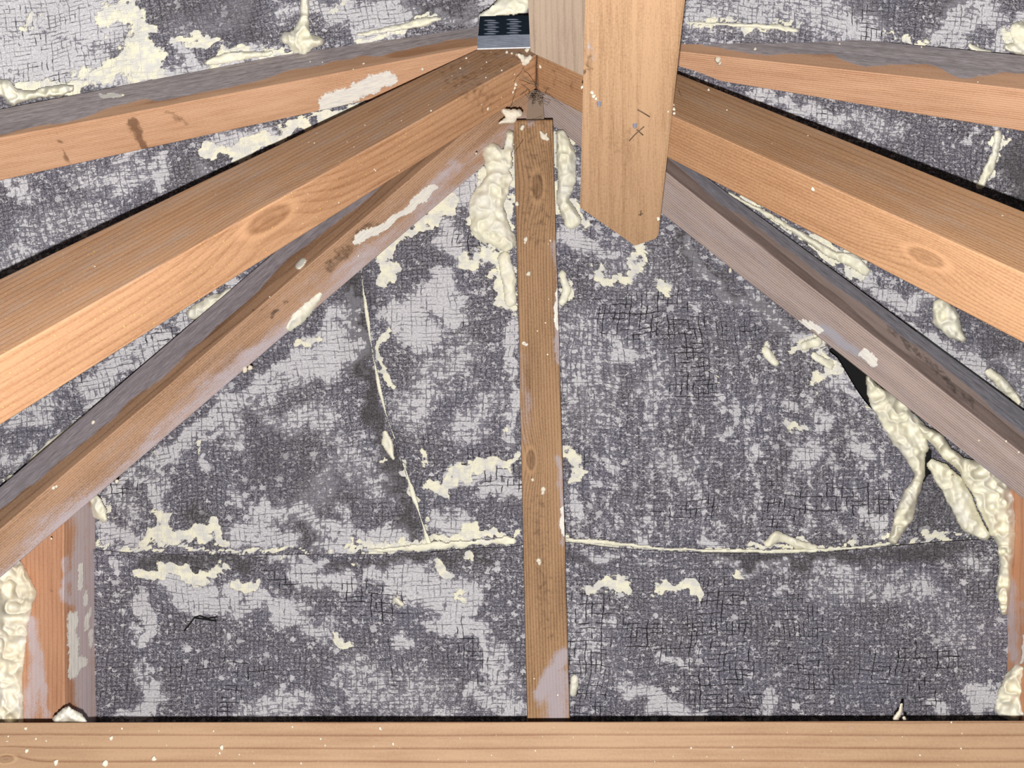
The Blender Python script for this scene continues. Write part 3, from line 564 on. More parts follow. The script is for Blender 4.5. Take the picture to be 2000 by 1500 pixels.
def z_low(x, y):
    e = y - topL(x)
    return Z0 - .011 - hip_bulge(x, y + 300) - .003 * np.exp(-np.clip(e, 0, 300) / 12) + .0012 * bump(e, 34, 5)
o = sheet('roofing_felt', colwise(-150, 2150, topL, lambda x: 1560 + 0 * x, 4), z_low, FELT, LOW, smooth=True, rot=-.01)
tag(o, 'lowest felt strip of the hip end, lapped edge along its top, above the bottom beam', 'roofing felt')
CORN = [('b', .7, 60, 1840, 990, 1850, 940), ('b', .5, 60, 1760, 800), ('c', .45, 60, 1900, 980), ('f', 1, 4, 1740, 1064, 1820, 1054, 1960, 1046), ('f', .9, 8, 1815, 1050, 1825, 1052), ('c', .8, 16, 1950, 960, 1930, 930)]
o = sheet('roofing_felt', rowwise(780, 1100, lambda y: np.where(y < 880, 1735 + (y - 780) * .85, np.where(y < 925, 1820, 1815 - (y - 925) * .62)), lambda y: HR(y) + 6, 4), lambda x, y: Z0 + .010 - .006 * fbm(x / 90, y / 90, 5), FELT, CORN, smooth=True)
tag(o, 'plain dark grey felt piece in the lower right corner behind the foam strands', 'roofing felt')
def z_lft(x, y): return z_left(x, y) - (fbm(x / 150, y / 150, 11, 3) - .5) * .008
o = sheet('roofing_felt', rowwise(-260, 1300, lambda y: -350 + 0 * y, lambda y: np.minimum(HL(y) + 3, 1048 - np.clip(75 - y, 0, 400) * .05), 4), z_lft, FELT, LEFTS, smooth=True, rot=.16)
tag(o, 'felt lining of the left roof slope, heavily whitened in the top left corner', 'roofing felt')
def z_rgt(x, y): return z_right(x, y) - (fbm(x / 150, y / 150, 17, 3) - .5) * .008
o = sheet('roofing_felt', rowwise(-260, 1050, lambda y: np.maximum(HR(y) - 3, 1040), lambda y: 2350 + 0 * y, 4), z_rgt, FELT, RIGHTS, smooth=True, rot=-.10)
tag(o, 'felt lining of the right roof slope with black tears near the right border', 'roofing felt')

# ------------------------------------------------------------------ timbers
W_ORL = wood_material('orange_pine_left', (184, 142, 108), (128, 84, 52), 230, (.16, -.10), [(.233, .0, .012, .012)], contrast=.42, specks=.08, gold=.20, film=(150, 138, 130), mottled=.2)
W_ORR = wood_material('orange_pine_right', (176, 136, 102), (130, 90, 60), 420, (.10, -.10), [(3.4 + .055, .028, 0, .006), (3.4 + .445, 0, .022, .008)], contrast=.55, mottled=.6, specks=.03, film=(150, 138, 130))
W_UPL = wood_material('whitened_pine_upper_left', (204, 162, 130), (150, 102, 68), 560, (.01, .20), contrast=.8, film=(162, 156, 160), bend_=.004)
W_UPR = wood_material('whitened_pine_upper_right', (206, 162, 130), (156, 108, 76), 420, (.01, .22), contrast=.9, film=(160, 155, 160), bend_=.003, mottled=.2)
W_HPL = wood_material('stained_pine_hip_left', (176, 140, 112), (106, 76, 52), 420, (.04, .20), contrast=.6, film=(166, 160, 168), mottled=.5, bend_=.008)
W_HPR = wood_material('weathered_pine_hip_right', (170, 152, 144), (108, 92, 86), 420, (.01, .24), contrast=1.0, film=(138, 138, 147), bend_=.004)
W_CEN = wood_material('brown_pine_middle', (160, 126, 94), (84, 58, 36), 330, (.14, .02), [(10.2 + .075, .024, 0, .008), (10.2 + .375, .010, 0, .006)], film=(150, 143, 150), specks=.06, bend_=.008, contrast=.7, mottled=.3)
W_JAC = wood_material('salmon_pine_jack', (188, 142, 112), (146, 98, 70), 260, (.16, .10), film=(166, 158, 162), contrast=.45)
W_BOT = wood_material('pale_pine_tie', (168, 138, 110), (124, 90, 66), 92, (-.50, .10), [(13.6 + .015, 0.031, 0.0, .004)], contrast=.95, fibre=.3, specks=.04, bend_=.005, late_=(.70, .93))
W_POST = wood_material('tan_pine_post', (170, 137, 106), (122, 90, 62), 240, (.04, -.15), contrast=.30, fibre=1.5, mottled=.5)
W_GREY = wood_material('greyed_pine_board', (166, 146, 128), (122, 104, 88), 380, (.01, -.20), contrast=.45, fibre=1.3)

XN = Rv.copy()
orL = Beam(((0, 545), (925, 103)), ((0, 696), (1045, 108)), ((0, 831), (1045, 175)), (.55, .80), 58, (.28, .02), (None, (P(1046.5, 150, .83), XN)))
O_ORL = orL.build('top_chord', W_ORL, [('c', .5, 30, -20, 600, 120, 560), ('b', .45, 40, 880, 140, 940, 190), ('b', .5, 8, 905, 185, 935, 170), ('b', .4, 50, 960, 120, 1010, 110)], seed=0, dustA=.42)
tag(O_ORL, 'thick orange pine beam sloping down left from the joint, with a large knot', 'beam')
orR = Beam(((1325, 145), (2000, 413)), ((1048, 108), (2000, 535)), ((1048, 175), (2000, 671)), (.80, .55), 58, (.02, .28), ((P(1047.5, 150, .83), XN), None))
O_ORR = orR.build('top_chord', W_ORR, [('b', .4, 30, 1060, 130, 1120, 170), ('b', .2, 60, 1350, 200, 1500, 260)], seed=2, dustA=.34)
tag(O_ORR, 'thick orange pine beam sloping down right behind the hanging post, knot near right border', 'beam')
wav = lambda f_, s_, k=0.: (lambda a, t: np.clip((a - (.30 + k) - .30 * (fbm(t * f_, 0 * t, s_, 3) - .5) * 2) * 4.5, 0, 1))
upL = Beam(((0, 213), (937, 33)), ((0, 270), (909, 95)), ((0, 353), (700, 200)), (.74, .825), 62, (.35, .16))
O_UPL = upL.build('rafter', W_UPL, [('f', .95, 20, 640, 205, 700, 175, 760, 155), ('f', .8, 6, 195, 185, 240, 188), ('b', .9, 9, 255, 240, 285, 300), ('b', .6, 5, 110, 260, 140, 330), ('b', .5, 8, 330, 220, 370, 240)], coatA=wav(7, 3, -.12), seed=4, nL=220)
tag(O_UPL, 'whitened rafter at upper left, brown stains on its orange underside, running to the metal plate', 'rafter')
upR = Beam(((1338, 44), (2000, 108)), ((1328, 101), (2000, 175)), ((1325, 145), (2000, 257)), (.84, .74), 60, (.55, .35))
O_UPR = upR.build('rafter', W_UPR, [], coatA=wav(7, 8, -.10), seed=5, nL=220)
tag(O_UPR, 'whitened rafter at upper right running from the post top to the right border', 'rafter')
hpL = Beam(((0, 951), (507, 517)), ((40, 1000), (870, 290)), ((0, 1129), (700, 531)), (.74, .835), 62, (.30, .32), (None, (P(1036, 200, .83), XN)))
pinkL = [('c', .75, 22, 165, 985, 330, 850, 430, 740, 520, 670), ('c', .6, 16, 230, 940, 470, 735), ('c', .7, 22, 840, 380, 890, 330), ('f', .9, 10, 700, 470, 800, 405, 850, 370), ('c', .6, 20, 600, 590, 720, 490), ('b', .6, 14, 640, 520, 730, 440), ('b', .7, 4, 490, 605, 495, 606), ('b', .7, 5, 530, 618, 545, 610), ('b', .7, 5, 555, 592, 560, 588)]
O_HPL = hpL.build('hip_rafter', W_HPL, pinkL, coatA=wav(6, 5, .06), seed=3, nL=220, dustC=lambda b: .08 + .62 * b)
tag(O_HPL, 'pinkish stained hip rafter on the left, below the thick orange beam', 'hip rafter')
hpR = Beam(((1422, 378), (2000, 802)), ((1300, 335), (1955, 853)), ((1300, 423), (1951, 937)), (.83, .76), 62, (.42, .32), ((P(1050, 200, .83), XN), None))
O_HPR = hpR.build('hip_rafter', W_HPR, [('f', .8, 8, 1565, 625, 1600, 645), ('f', .95, 11, 1690, 690, 1706, 705), ('c', .85, 9, 1600, 640, 1680, 690), ('c', .8, 7, 1480, 585, 1540, 620), ('c', .75, 9, 1760, 800, 1850, 860), ('c', .35, 30, 1300, 380, 1500, 520), ('c', .35, 30, 1060, 200, 1130, 250), ('b', .6, 10, 1740, 640, 1900, 790), ('b', .5, 8, 1650, 560, 1760, 650)], coatA=wav(6, 9, .08), seed=5, nL=220, dustC=lambda b: .15 + .25 * b)
tag(O_HPR, 'grey weathered hip rafter on the right, below the thick orange beam', 'hip rafter')

def straight(x0, y0, x1, y1, z0, z1, wpx, deep, zback=.858):
    """a rafter seen square on: left arris from (x0,y0) to (x1,y1)"""
    B0, B1 = P(x0, y0, z0), P(x1, y1, z1); d = (B1 - B0) / np.linalg.norm(B1 - B0)
    a = Rv - (Rv @ d) * d; a /= np.linalg.norm(a); b = np.cross(d, a)
    if b @ Fv < 0: b = -b
    return Beam.box(B0, B1, a, b, [wpx[0] * z0 / F, wpx[1] * z1 / F], [deep, deep])
cen = straight(1004, 235, 1031, 1440, .822, .792, (75, 83), .042)
O_CEN = cen.build('rafter', W_CEN, [('f', .95, 5, 1088, 560, 1090, 640), ('f', .9, 6, 1098, 990, 1102, 1040), ('c', .7, 8, 1086, 480, 1092, 700), ('c', .55, 12, 1022, 700, 1030, 860), ('c', .7, 7, 1094, 900, 1100, 1060), ('c', 1, 26, 1095, 1330, 1085, 1440), ('c', 1, 16, 1100, 1280, 1060, 1360), ('f', .9, 5, 1024, 676, 1030, 678), ('b', .42, 45, 1040, 250, 1050, 460), ('b', .42, 25, 1050, 980, 1070, 1240), ('b', .4, 6, 1047, 330, 1049, 350), ('k', 0, 1, 0, 0), ('c', .6, 10, 1060, 215, 1030, 245)], coatA=None, nL=240, seed=6)
tag(O_CEN, 'narrow brown rafter down the middle of the hip end, grey at its foot', 'rafter')
jl = straight(38, 930, 40, 1470, .80, .80, (86, 86), .062)
O_JL = jl.build('jack_rafter', W_JAC, [('c', 1, 17, 158, 990, 160, 1240, 165, 1430), ('c', .9, 14, 180, 1000, 182, 1430), ('f', 1, 5, 157, 1105, 167, 1160, 172, 1210, 178, 1260), ('f', 1, 11, 140, 1206, 140, 1265, 145, 1310), ('f', .9, 8, 150, 1300, 165, 1285), ('c', .9, 10, 131, 1100, 131, 1180), ('c', .85, 16, 62, 1215, 75, 1290, 60, 1400), ('c', .7, 8, 85, 1340, 88, 1400), ('b', .4, 4, 90, 1150, 110, 1150)], seed=7, nL=130)
tag(O_JL, 'short upright jack rafter at lower left, salmon front and whitened side', 'rafter')
jr = straight(2037, 900, 2039, 1470, .80, .80, (86, 86), .062)
O_JR = jr.build('jack_rafter', W_JAC, [('c', .85, 12, 1975, 1140, 1980, 1280), ('c', .6, 10, 1990, 1180, 1990, 1300), ('f', .9, 5, 1998, 1240, 2000, 1290)], seed=8, nL=130)
tag(O_JR, 'jack rafter at the right border, mostly hidden by foam', 'rafter')

# bottom tie: face turned squarely to the eye
a_ = -Uv * 1.0 - Fv * .50; a_ /= np.linalg.norm(a_); b_ = Fv * 1.0 - Uv * .50; b_ /= np.linalg.norm(b_)
B0 = P(0, 1411, .70); B1 = P(2000, 1408, .70)
tie = Beam.box(B0, B1, a_, b_, [.095, .095], [.035, .035], (.15, .15))
O_TIE = tie.build('tie_beam', W_BOT, [('c', .35, 12, 1660, 1430, 1720, 1440), ('f', .6, 5, 195, 1490, 205, 1496), ('f', .5, 4, 108, 1485, 112, 1492), ('f', .5, 6, 1560, 1485, 1580, 1500), ('b', .5, 4, 30, 1478, 48, 1468)], nL=260, seed=8, wobble=.0003)
tag(O_TIE, 'clean pale pine beam lying across the bottom of the view', 'beam')

# hanging post and the greyed board it is nailed to
def edge_round(x, l, r, w_=3.): return .0012 * (np.exp(-np.clip(x - l, 0, 99) / w_) + np.exp(-np.clip(r - x, 0, 99) / w_))
pl = lambda y: 1143 - (y / 405.) * 10; pr = lambda y: 1338 - np.clip(y, -500, 480) * .113
zpost = lambda y: 1 / (1 / .735 + (405 - y) / 405. * (1 / .60 - 1 / .735))
def post_rows():
    s = np.linspace(0, 1, 40); top = -160.
    bx = np.interp(s, [0, .69, .97, 1], [1133, 1240, 1281, 1286]); by = np.interp(s, [0, .69, .97, 1], [405, 480, 466, 458])
    tx = pl(top) + (pr(top) - pl(top)) * s; t = np.linspace(0, 1, 130)
    return tx[:, None] + (bx - tx)[:, None] * t[None], top + (by - top)[:, None] * t[None]
gpost = lambda x, y: np.stack([y * .0005, (x - 1235) * .0005, 0 * x], -1)
O_POST = sheet('hanging_post', post_rows(), lambda x, y: zpost(y) + edge_round(x, pl(y), pr(y)), W_POST, [('b', .3, 14, 1225, 230, 1215, 400), ('b', .45, 5, 1140, 0, 1146, 60, 1142, 120), ('b', .7, 7, 1150, 118, 1147, 150), ('b', .35, 10, 1200, 260, 1215, 330, 1230, 440), ('b', .3, 8, 1240, 50, 1230, 200), ('b', .3, 6, 1200, 200, 1200, 330), ('c', .4, 14, 1158, 20, 1160, 120)], .035, gfun=gpost, tdir=P(1200, 330, 1) - EYE)
tag(O_POST, 'orange tan wooden post hanging from the top, lower end cut to a blunt point', 'post')
bl = lambda y: 1030 + np.clip(y, -300, 110) * .05
def board_rows():
    s = np.linspace(0, 1, 50); top = -160.; bx = 1036 + s * (1318 - 1036); by = np.interp(bx, [1036, 1046, 1318], [100, 106, 228])
    tx = 1024 + (1326 - 1024) * s; t = np.linspace(0, 1, 70); return tx[:, None] + (bx - tx)[:, None] * t[None], top + (by - top)[:, None] * t[None]
zboard = lambda x, y: 1 / (1 / .765 + (150 - y) / 405. * (1 / .65 - 1 / .765))
O_BRD = sheet('ridge_board', board_rows(), lambda x, y: zboard(x, y) + edge_round(x, 1026 + 0 * x, 1500 + 0 * x), W_GREY, [], .028, gfun=gpost, tdir=P(1080, 60, 1) - EYE)
tag(O_BRD, 'greyish board behind the hanging post, above the beam joint', 'board')
# nails, pencil marks on the post
def disc(name, x, y, z, rx, ry, mat, parent, h=.0012, ang=0.):
    c = P(x, y, z); n = 18; V = []
    for r_, hh in ((1, 0), (1, h * .6), (.8, h)):
        for k in range(n):
            a = 2 * math.pi * k / n; u, v = math.cos(a) * rx * r_, math.sin(a) * ry * r_; u, v = u * math.cos(ang) - v * math.sin(ang), u * math.sin(ang) + v * math.cos(ang)
            V.append(c + z / F * (u * Rv + v * Uv) - Fv * (hh - .0004))
    Fc = [[i * n + k, i * n + (k + 1) % n, (i + 1) * n + (k + 1) % n, (i + 1) * n + k] for i in range(2) for k in range(n)] + [[2 * n + k for k in range(n)], [k for k in range(n)][::-1]]
    o = finish(name, np.array(V), Fc, mat); centre(o); keep_parent(o, parent); return o
for (x, y, rx, ry) in ((1170, 200, 4.5, 9), (1240, 243, 4.5, 8)):
    disc('nail_head', x, y, float(zpost(np.array(y))), rx, ry, NAIL, O_POST)['label'] = 'zinc nail head'
pm = lambda *q: [P(x, y, float(zpost(np.array(y))) - .0002) for x, y in q]
m_ = strands('pencil_mark', [pm((1245, 214), (1256, 220), (1269, 228)), pm((1229, 275), (1240, 263), (1258, 247)), pm((1244, 253), (1256, 264)), pm((1247, 420), (1256, 417)), pm((1252, 411), (1251, 421))], .0006, flat_material('pencil', (92, 74, 58), .8), O_POST); m_['kind'] = 'stuff'
m_['label'] = 'dark pencil strokes'

# toothed metal plate at the end of the upper left rafter
MET = N('galvanised_steel'); _tc = MET.n.new('ShaderNodeTexCoord').outputs['Object']
_n1 = MET.noise(_tc, 60, 4, .6); _n2 = MET.noise(MET.vm('MULTIPLY', _tc, (90, 900, 900)), 1, 3, .6)
MET_ = MET.out(MET.mix(_n1, MET.mix(_n2, srgb(66, 76, 92), srgb(120, 128, 142)), srgb(150, 155, 168)), .42, _n2, .0006, .5, .5, .35)
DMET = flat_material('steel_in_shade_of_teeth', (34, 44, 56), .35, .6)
def slab(name, q, z, th, mat, parent=None):
    V = [P(x, y, z) for x, y in q] + [P(x, y, z + th) for x, y in q]; Fc = [[0, 3, 2, 1], [4, 5, 6, 7]] + [[i, (i + 1) % 4, (i + 1) % 4 + 4, i + 4] for i in range(4)]
    o = finish(name, np.array(V), Fc, mat); centre(o)
    if parent: keep_parent(o, parent)
    return o
ZP = .793
PL = slab('nail_plate', [(937, 32), (1036, 30), (1038, 94), (932, 97)], ZP, .0012, DMET); tag(PL, 'galvanised toothed metal plate at the joint beside the greyish board', 'nail plate')
slab('folded_edge', [(932, 94.5), (1038, 91.5), (1038, 94), (932, 97)], ZP - .0006, .002, flat_material('bright_steel_edge', (225, 225, 228), .35), PL)['label'] = 'bright cut lower edge'
slab('lower_band', [(933, 70), (1037, 67), (1038, 91.5), (932, 94.5)], ZP - .0004, .001, MET_, PL)
for cx, cy in ((960, 40), (1004, 38)):
    for r_ in range(7 if cx < 990 else 9):
        y = cy + r_ * 4.3; j = 3 if r_ % 2 else -3
        V = []; Fc = []; n = 10
        for k in range(n):
            a = 2 * math.pi * k / n
            V.append(P(cx + j + math.cos(a) * 13, y + math.sin(a) * 1.5, ZP - .0002))
        for k in range(n):
            a = 2 * math.pi * k / n; V.append(P(cx + j + math.cos(a) * 11, y + math.sin(a) * .8 - .3, ZP - .0012))
        Fc = [[k, (k + 1) % n, n + (k + 1) % n, n + k] for k in range(n)] + [[n + k for k in range(n)], list(range(n))[::-1]]
        t_ = finish('tooth_slot', np.array(V), Fc, MET_); centre(t_); keep_parent(t_, PL)

# ------------------------------------------------------------------ foam
zh = lambda off=0.: (lambda x, y: Z0 - off + 0 * x)
zl = lambda off=0.: (lambda x, y: z_left(x, y) - off); zr = lambda off=0.: (lambda x, y: z_right(x, y) - off)
def zbeam(b):
    f = lambda x, y: b.depth(x, y)
    f.slow = True; return f
foam('foam_bead', [[(1695,738,6),(1708,765,16),(1722,785,24),(1748,812,32),(1770,850,30),(1788,890,20),(1797,930,10),(1780,965,15),(1766,1007,19),(1745,1054,10)],[(1760,815,22),(1790,840,20),(1805,875,10)]], zh(.008), .016, 'long pale foam strand hanging from the right hip rafter down to the felt lap', seed=1, rag=.22)
foam('foam_bead', [[(1795,830,6),(1815,848,12),(1832,860,15),(1848,884,13),(1877,905,14),(1909,928,30),(1935,952,36),(1948,985,36),(1958,1025,30),(1966,1062,18),(1965,1110,13),(1960,1150,15),(1961,1195,8)]], zh(.014), .020, 'thick rippled foam strand along the right border, running down the jack rafter', seed=2, rag=.2)
foam('foam_bead', [[(1822,908,12),(1840,925,20),(1862,950,24),(1880,985,24),(1895,1020,22),(1922,1045,12)]], zh(.012), .013, 'shorter foam strand left of the thick rippled one, in the lower right corner', seed=3, rag=.25)
foam('foam_lump', [[(2030,1290,26),(1985,1330,24),(1968,1375,26),(2020,1395,40)]], zh(.02), .016, 'soft foam mass at the lower right corner above the bottom beam', seed=4, rag=.3)
foam('foam_lump', [[(-30,1110,30),(15,1135,38),(30,1165,36),(22,1210,34),(-6,1300,50),(-6,1420,50)],[(28,1115,22),(50,1160,22)]], lambda x, y: .80 + 0 * x, .014, 'big wrinkled foam mass at the lower left border beside the jack rafter', seed=5, rag=.18, mat=foam_material('spray_foam_aged', (232, 224, 202), (206, 196, 172), .5))
foam('foam_lump', [[(962,300,20),(975,350,24),(950,400,34),(955,440,36),(985,470,22)],[(996,262,9),(990,320,12)]], zh(.002), .012, 'lumpy foam packed left of the top of the middle rafter', seed=6, rag=.35)
foam('foam_lump', [[(1096,262,10),(1105,300,20),(1108,350,18),(1098,392,12),(1118,430,18)]], zh(.002), .011, 'lumpy foam packed between the middle rafter and the hanging post', seed=7, rag=.35)
foam('foam_lump', [[(985,505,14),(994,545,14),(997,590,11)]], zh(.004), .006, 'small foam pad left of the middle rafter, below the big foam lumps', seed=8, rag=.4)
foam('foam_lump', [[(1098,535,8),(1108,565,10),(1098,590,8)]], zh(.004), .005, 'small foam pad right of the middle rafter', seed=9, rag=.4)
foam('foam_lump', [[(595,-10,10),(594,30,9),(590,60,17),(588,80,26)],[(560,75,12),(620,82,12)]], zl(.002), .012, 'splayed foam clump at the top, above the upper left rafter', seed=10, rag=.4)
foam('foam_lump', [[(940,32,7),(958,20,6),(962,12,4)],[(950,30,6),(985,12,18),(1015,8,20),(1020,-20,20)]], lambda x, y: .803 + 0 * x, .006, 'foam clump squeezed out above the metal plate', seed=11, rag=.3)
foam('foam_bead', [[(-40,175,20),(10,172,17),(25,190,16),(60,186,9),(120,176,12),(140,172,6)]], zl(.004), .012, 'foam bead along the top edge of the upper left rafter, at the left border', seed=12, rag=.35)
foam('foam_bead', [[(405,122,6),(440,114,11),(475,108,9),(530,104,5)]], zl(.003), .006, 'low foam bead halfway along the top edge of the upper left rafter', seed=13, rag=.4)
foam('foam_bead', [[(700,68,4),(760,58,6),(830,42,9),(860,36,4)]], zl(.004), .006, 'thin foam bead on the upper left rafter, left of the metal plate', seed=14, rag=.4)
foam('foam_lump', [[(1990,60,18),(2010,85,28),(2040,90,30)],[(1965,92,6),(1990,95,14),(2005,85,20)]], zr(.003), .010, 'yellow foam patch in the top right corner', seed=15, rag=.4)
foam('foam_bead', [[(1343,44,3),(1430,48,4),(1520,53,6),(1556,60,5)]], zr(.003), .004, 'thin foam bead along the top edge of the upper right rafter near the post', seed=16, rag=.4)
foam('foam_lump', [[(1808,80,6),(1812,83,5)]], zr(.006), .004, 'small foam nub on the top edge of the upper right rafter', seed=17)
foam('foam_lump', [[(1895,88,6),(1912,98,5),(1935,102,3)]], zr(.006), .004, 'small curled foam nub on the upper right rafter, nearest the right border', seed=18)
foam('foam_bead', [[(1950,262,9),(1944,300,9),(1930,335,10),(1914,362,8)]], zr(.002), .005, 'upright foam smear between the two right-hand beams', seed=19, rag=.5)
foam('foam_bead', [[(1424,378,4),(1480,408,5),(1560,456,7),(1630,500,9),(1665,508,14),(1690,528,10)]], zr(.003), .007, 'foam bead along the top edge of the right hip rafter', seed=20, rag=.35)
foam('foam_lump', [[(1838,600,18),(1848,622,26),(1862,645,18),(1880,662,8)]], zr(.004), .013, 'round foam blob with a black gap beside it, under the right orange beam', seed=21, rag=.25)
foam('foam_bead', [[(1932,728,9),(1950,742,12),(1968,762,11),(1990,785,8)]], zr(.003), .010, 'foam bead above the right hip rafter near the right border', seed=22, rag=.35)
foam('foam_lump', [[(378,612,14),(405,598,17),(430,585,14),(448,570,8)]], zl(.004), .010, 'foam clump squeezed under the left orange beam', seed=23, rag=.35)
foam('foam_lump', [[(566,640,8),(582,622,14),(605,598,12),(625,575,6)]], zbeam(hpL), .006, 'oval foam patch on the lower edge of the left hip rafter', seed=24, rag=.3)
foam('foam_lump', [[(22,935,10),(28,960,10),(20,985,8)]], zl(.02), .008, 'foam lump on top of the left hip rafter at the left border', seed=25, rag=.3)
foam('foam_bead', [[(60,905,8),(100,868,10),(150,828,6),(180,800,3)]], zl(.004), .005, 'foam bead along the top edge of the left hip rafter', seed=26, rag=.4)
foam('foam_lump', [[(185,975,10),(194,1000,15),(203,1014,8)]], zh(.03), .008, 'foam lump where the left hip rafter crosses the jack rafter', seed=27, rag=.4)
foam('foam_lump', [[(752,845,6),(756,865,11),(764,885,7),(768,895,4)]], zh(.014), .006, 'drop-shaped foam blob on the curved edge of the left felt sheet', seed=28, rag=.25)
foam('foam_lump', [[(1500,1062,9),(1518,1048,11),(1535,1052,8),(1560,1064,10),(1590,1070,8)]], zh(.004), .008, 'foam ridge on the felt lap right of the middle rafter', seed=29, rag=.3)
foam('foam_bead', [[(1108,1054,5),(1140,1056,6),(1180,1060,6),(1300,1072,3),(1420,1076,4),(1560,1077,5),(1680,1069,4),(1745,1060,4)]], zh(.008), .003, 'thin cream foam line along the felt lap, right of the middle rafter', seed=30, rag=.55)
foam('foam_bead', [[(720,1077,3),(780,1072,6),(838,1068,9),(915,1060,7),(1000,1056,7)]], zh(.012), .003, 'thin cream foam line along the felt lap, left of the middle rafter', seed=31, rag=.8)
foam('foam_lump', [[(1495,685,9),(1502,695,10),(1514,708,8)]], zh(.006), .005, 'small foam blob alone on the felt beneath the right hip rafter', seed=32, rag=.4)
foam('foam_lump', [[(1122,1325,8),(1121,1340,9),(1119,1355,7)]], zh(.014), .006, 'oval foam blob right of the foot of the middle rafter', seed=33, rag=.1)
foam('foam_lump', [[(774,1173,7),(786,1181,5)]], zh(.014), .006, 'tiny foam blob on the lowest felt strip left of the middle rafter', seed=34, rag=.2)
foam('foam_lump', [[(1598,668,10),(1570,676,8)],[(1592,695,8),(1622,714,9)]], zh(.008), .004, 'broken foam smear just below the right hip rafter', seed=35, rag=.5)
foam('foam_bead', [[(1705,1340,3),(1705,1341,3)],[(1757,1380,4),(1755,1395,6),(1750,1408,7)],[(1765,1404,4),(1770,1408,4)]], zh(.05), .006, 'curl of foam sticking up behind the bottom beam at right', seed=36, rag=.1) if False else None
foam('foam_crumb', [[(1761,1376,3.5),(1758,1390,5),(1750,1404,7)],[(1766,1402,4),(1768,1408,4)]], lambda x, y: .735 + 0 * x, .006, 'curl of foam sticking up behind the bottom beam at right', 'foam crumb', mat=CRUMB, step=1.5, seed=36, rag=.15)
foam('foam_crumb', [[(112,1404,10),(130,1396,15),(152,1402,12),(165,1410,6)],[(134,1385,6),(134,1392,10)]], lambda x, y: .725 + 0 * x, .010, 'pale broken foam chunk lying behind the bottom beam at left', 'foam crumb', mat=FOAM2, seed=37, rag=.25)
foam('foam_crumb', [[(984,217,7),(998,224,11),(1012,222,9)],[(975,240,3),(985,236,6),(1000,232,9)]], lambda x, y: .80 + 0 * x, .007, 'cream foam chunk on the left hip rafter below the beam joint', 'foam crumb', mat=CRUMB, step=1.5, seed=38, rag=.3)
foam('foam_crumb', [[(1019,112,5),(1024,122,8),(1036,112,5)],[(1012,108,4),(1020,118,5)],[(1027,100,4),(1031,97,4)]], lambda x, y: .797 + 0 * x, .006, 'white foam crumb at the beam joint just under the metal plate', 'foam crumb', mat=CRUMB, step=1.2, seed=39, rag=.5)
foam('foam_crumb', [[(1055,258,3),(1060,268,6),(1070,271,4)],[(1066,262,3),(1064,268,4)]], lambda x, y: .818 + 0 * x, .004, 'flake of foam near the top of the middle rafter', 'foam crumb', mat=CRUMB, step=1.2, seed=40, rag=.4)
foam('foam_crumb', [[(1021,247,4),(1019,252,4)]], lambda x, y: .815 + 0 * x, .004, 'tiny foam crumb beside the top left corner of the middle rafter', 'foam crumb', mat=CRUMB, step=1.2, seed=41, rag=.2)
foam('foam_crumb', [[(583,519,8),(588,514,8),(592,509,7)]], zbeam(hpL), .006, 'round bead of foam on the left hip rafter', 'foam crumb', mat=FOAM2, seed=42, rag=.05)

foam('foam_bead', [[(float(edgeL(np.array(float(y)))) + 1.5, float(y), 2.6 + 1.6 * math.sin(y / 23.)) for y in range(520, 860, 12)]], zh(.010), .002, 'thin foam line on the curved felt edge, from the left hip rafter downward', seed=44, rag=.15, step=1.2)
foam('foam_bead', [[(float(edgeL(np.array(float(y)))) + 2.5, float(y), 3.2 + 1.8 * math.sin(y / 15.)) for y in range(905, 1064, 12)]], zh(.010), .002, 'thin foam line on the lower part of the curved felt edge', seed=45, rag=.2, step=1.2)
# foam spatter on timbers (fine drops nobody could count)
def scatter(b, pts, n, x0, x1, yf, r=(1.2, 2.4)):
    out = list(pts)
    for _ in range(n):
        x = random.uniform(x0, x1); lo_, hi_ = yf(x); out.append((x, random.uniform(lo_, hi_), random.uniform(*r) * random.choice((.6, .8, 1))))
    return out
ln = lambda p, q: (lambda x: p[1] + (q[1] - p[1]) * (x - p[0]) / (q[0] - p[0]))
dots('foam_spatter', scatter(orL, [(911, 114, 3), (899, 134, 2), (950, 122, 2), (980, 138, 2), (949, 152, 2), (1007, 165, 4), (1005, 172, 3), (1002, 180, 3), (953, 212, 3), (842, 217, 2.5), (930, 300, 2), (1000, 105, 3), (990, 103, 4), (1010, 108, 3)], 34, 560, 1035, lambda x: (ln((0, 560), (925, 110))(x) + 8, ln((0, 831), (1045, 175))(x) - 8), (.8, 1.8)), orL.depth, O_ORL)
dots('foam_spatter', [(1055, 130, 3.5), (1588, 370, 4), (1384, 176, 3), (1317, 222, 3), (1316, 214, 4), (1315, 205, 3), (1420, 215, 1.5), (1578, 265, 1.3)], orR.depth, O_ORR)
dots('foam_spatter', [(1403, 116, 6), (1405, 122, 4), (1475, 96, 4), (1640, 86, 2), (1800, 92, 2), (1910, 160, 1.5)], upR.depth, O_UPR)
dots('foam_spatter', [(710, 125, 3), (606, 121, 2), (690, 136, 2), (630, 122, 2), (825, 135, 3), (240, 186, 3)], upL.depth, O_UPL)
dots('foam_spatter', [(1060, 508, 0.1), (1032, 534, 5), (1027, 467, 5), (1025, 474, 3), (1075, 470, 2), (1061, 957, 5), (1060, 962, 4), (1052, 1095, 5), (1054, 1100, 4), (1040, 937, 3), (1010, 398, 4)], cen.depth, O_CEN)
dots('foam_spatter', [(1156, 181, 4), (1160, 188, 4), (1164, 193, 3), (1305, 218, 2), (1286, 427, 4), (1137, 170, 3)], lambda x, y: float(zpost(np.array(y))), O_POST)
def tie_depth(x, y):
    ray = P(x, y, 1) - EYE; n_ = np.cross(tie.d, tie.u); return ((tie.p0 - EYE) @ n_) / (ray @ n_)
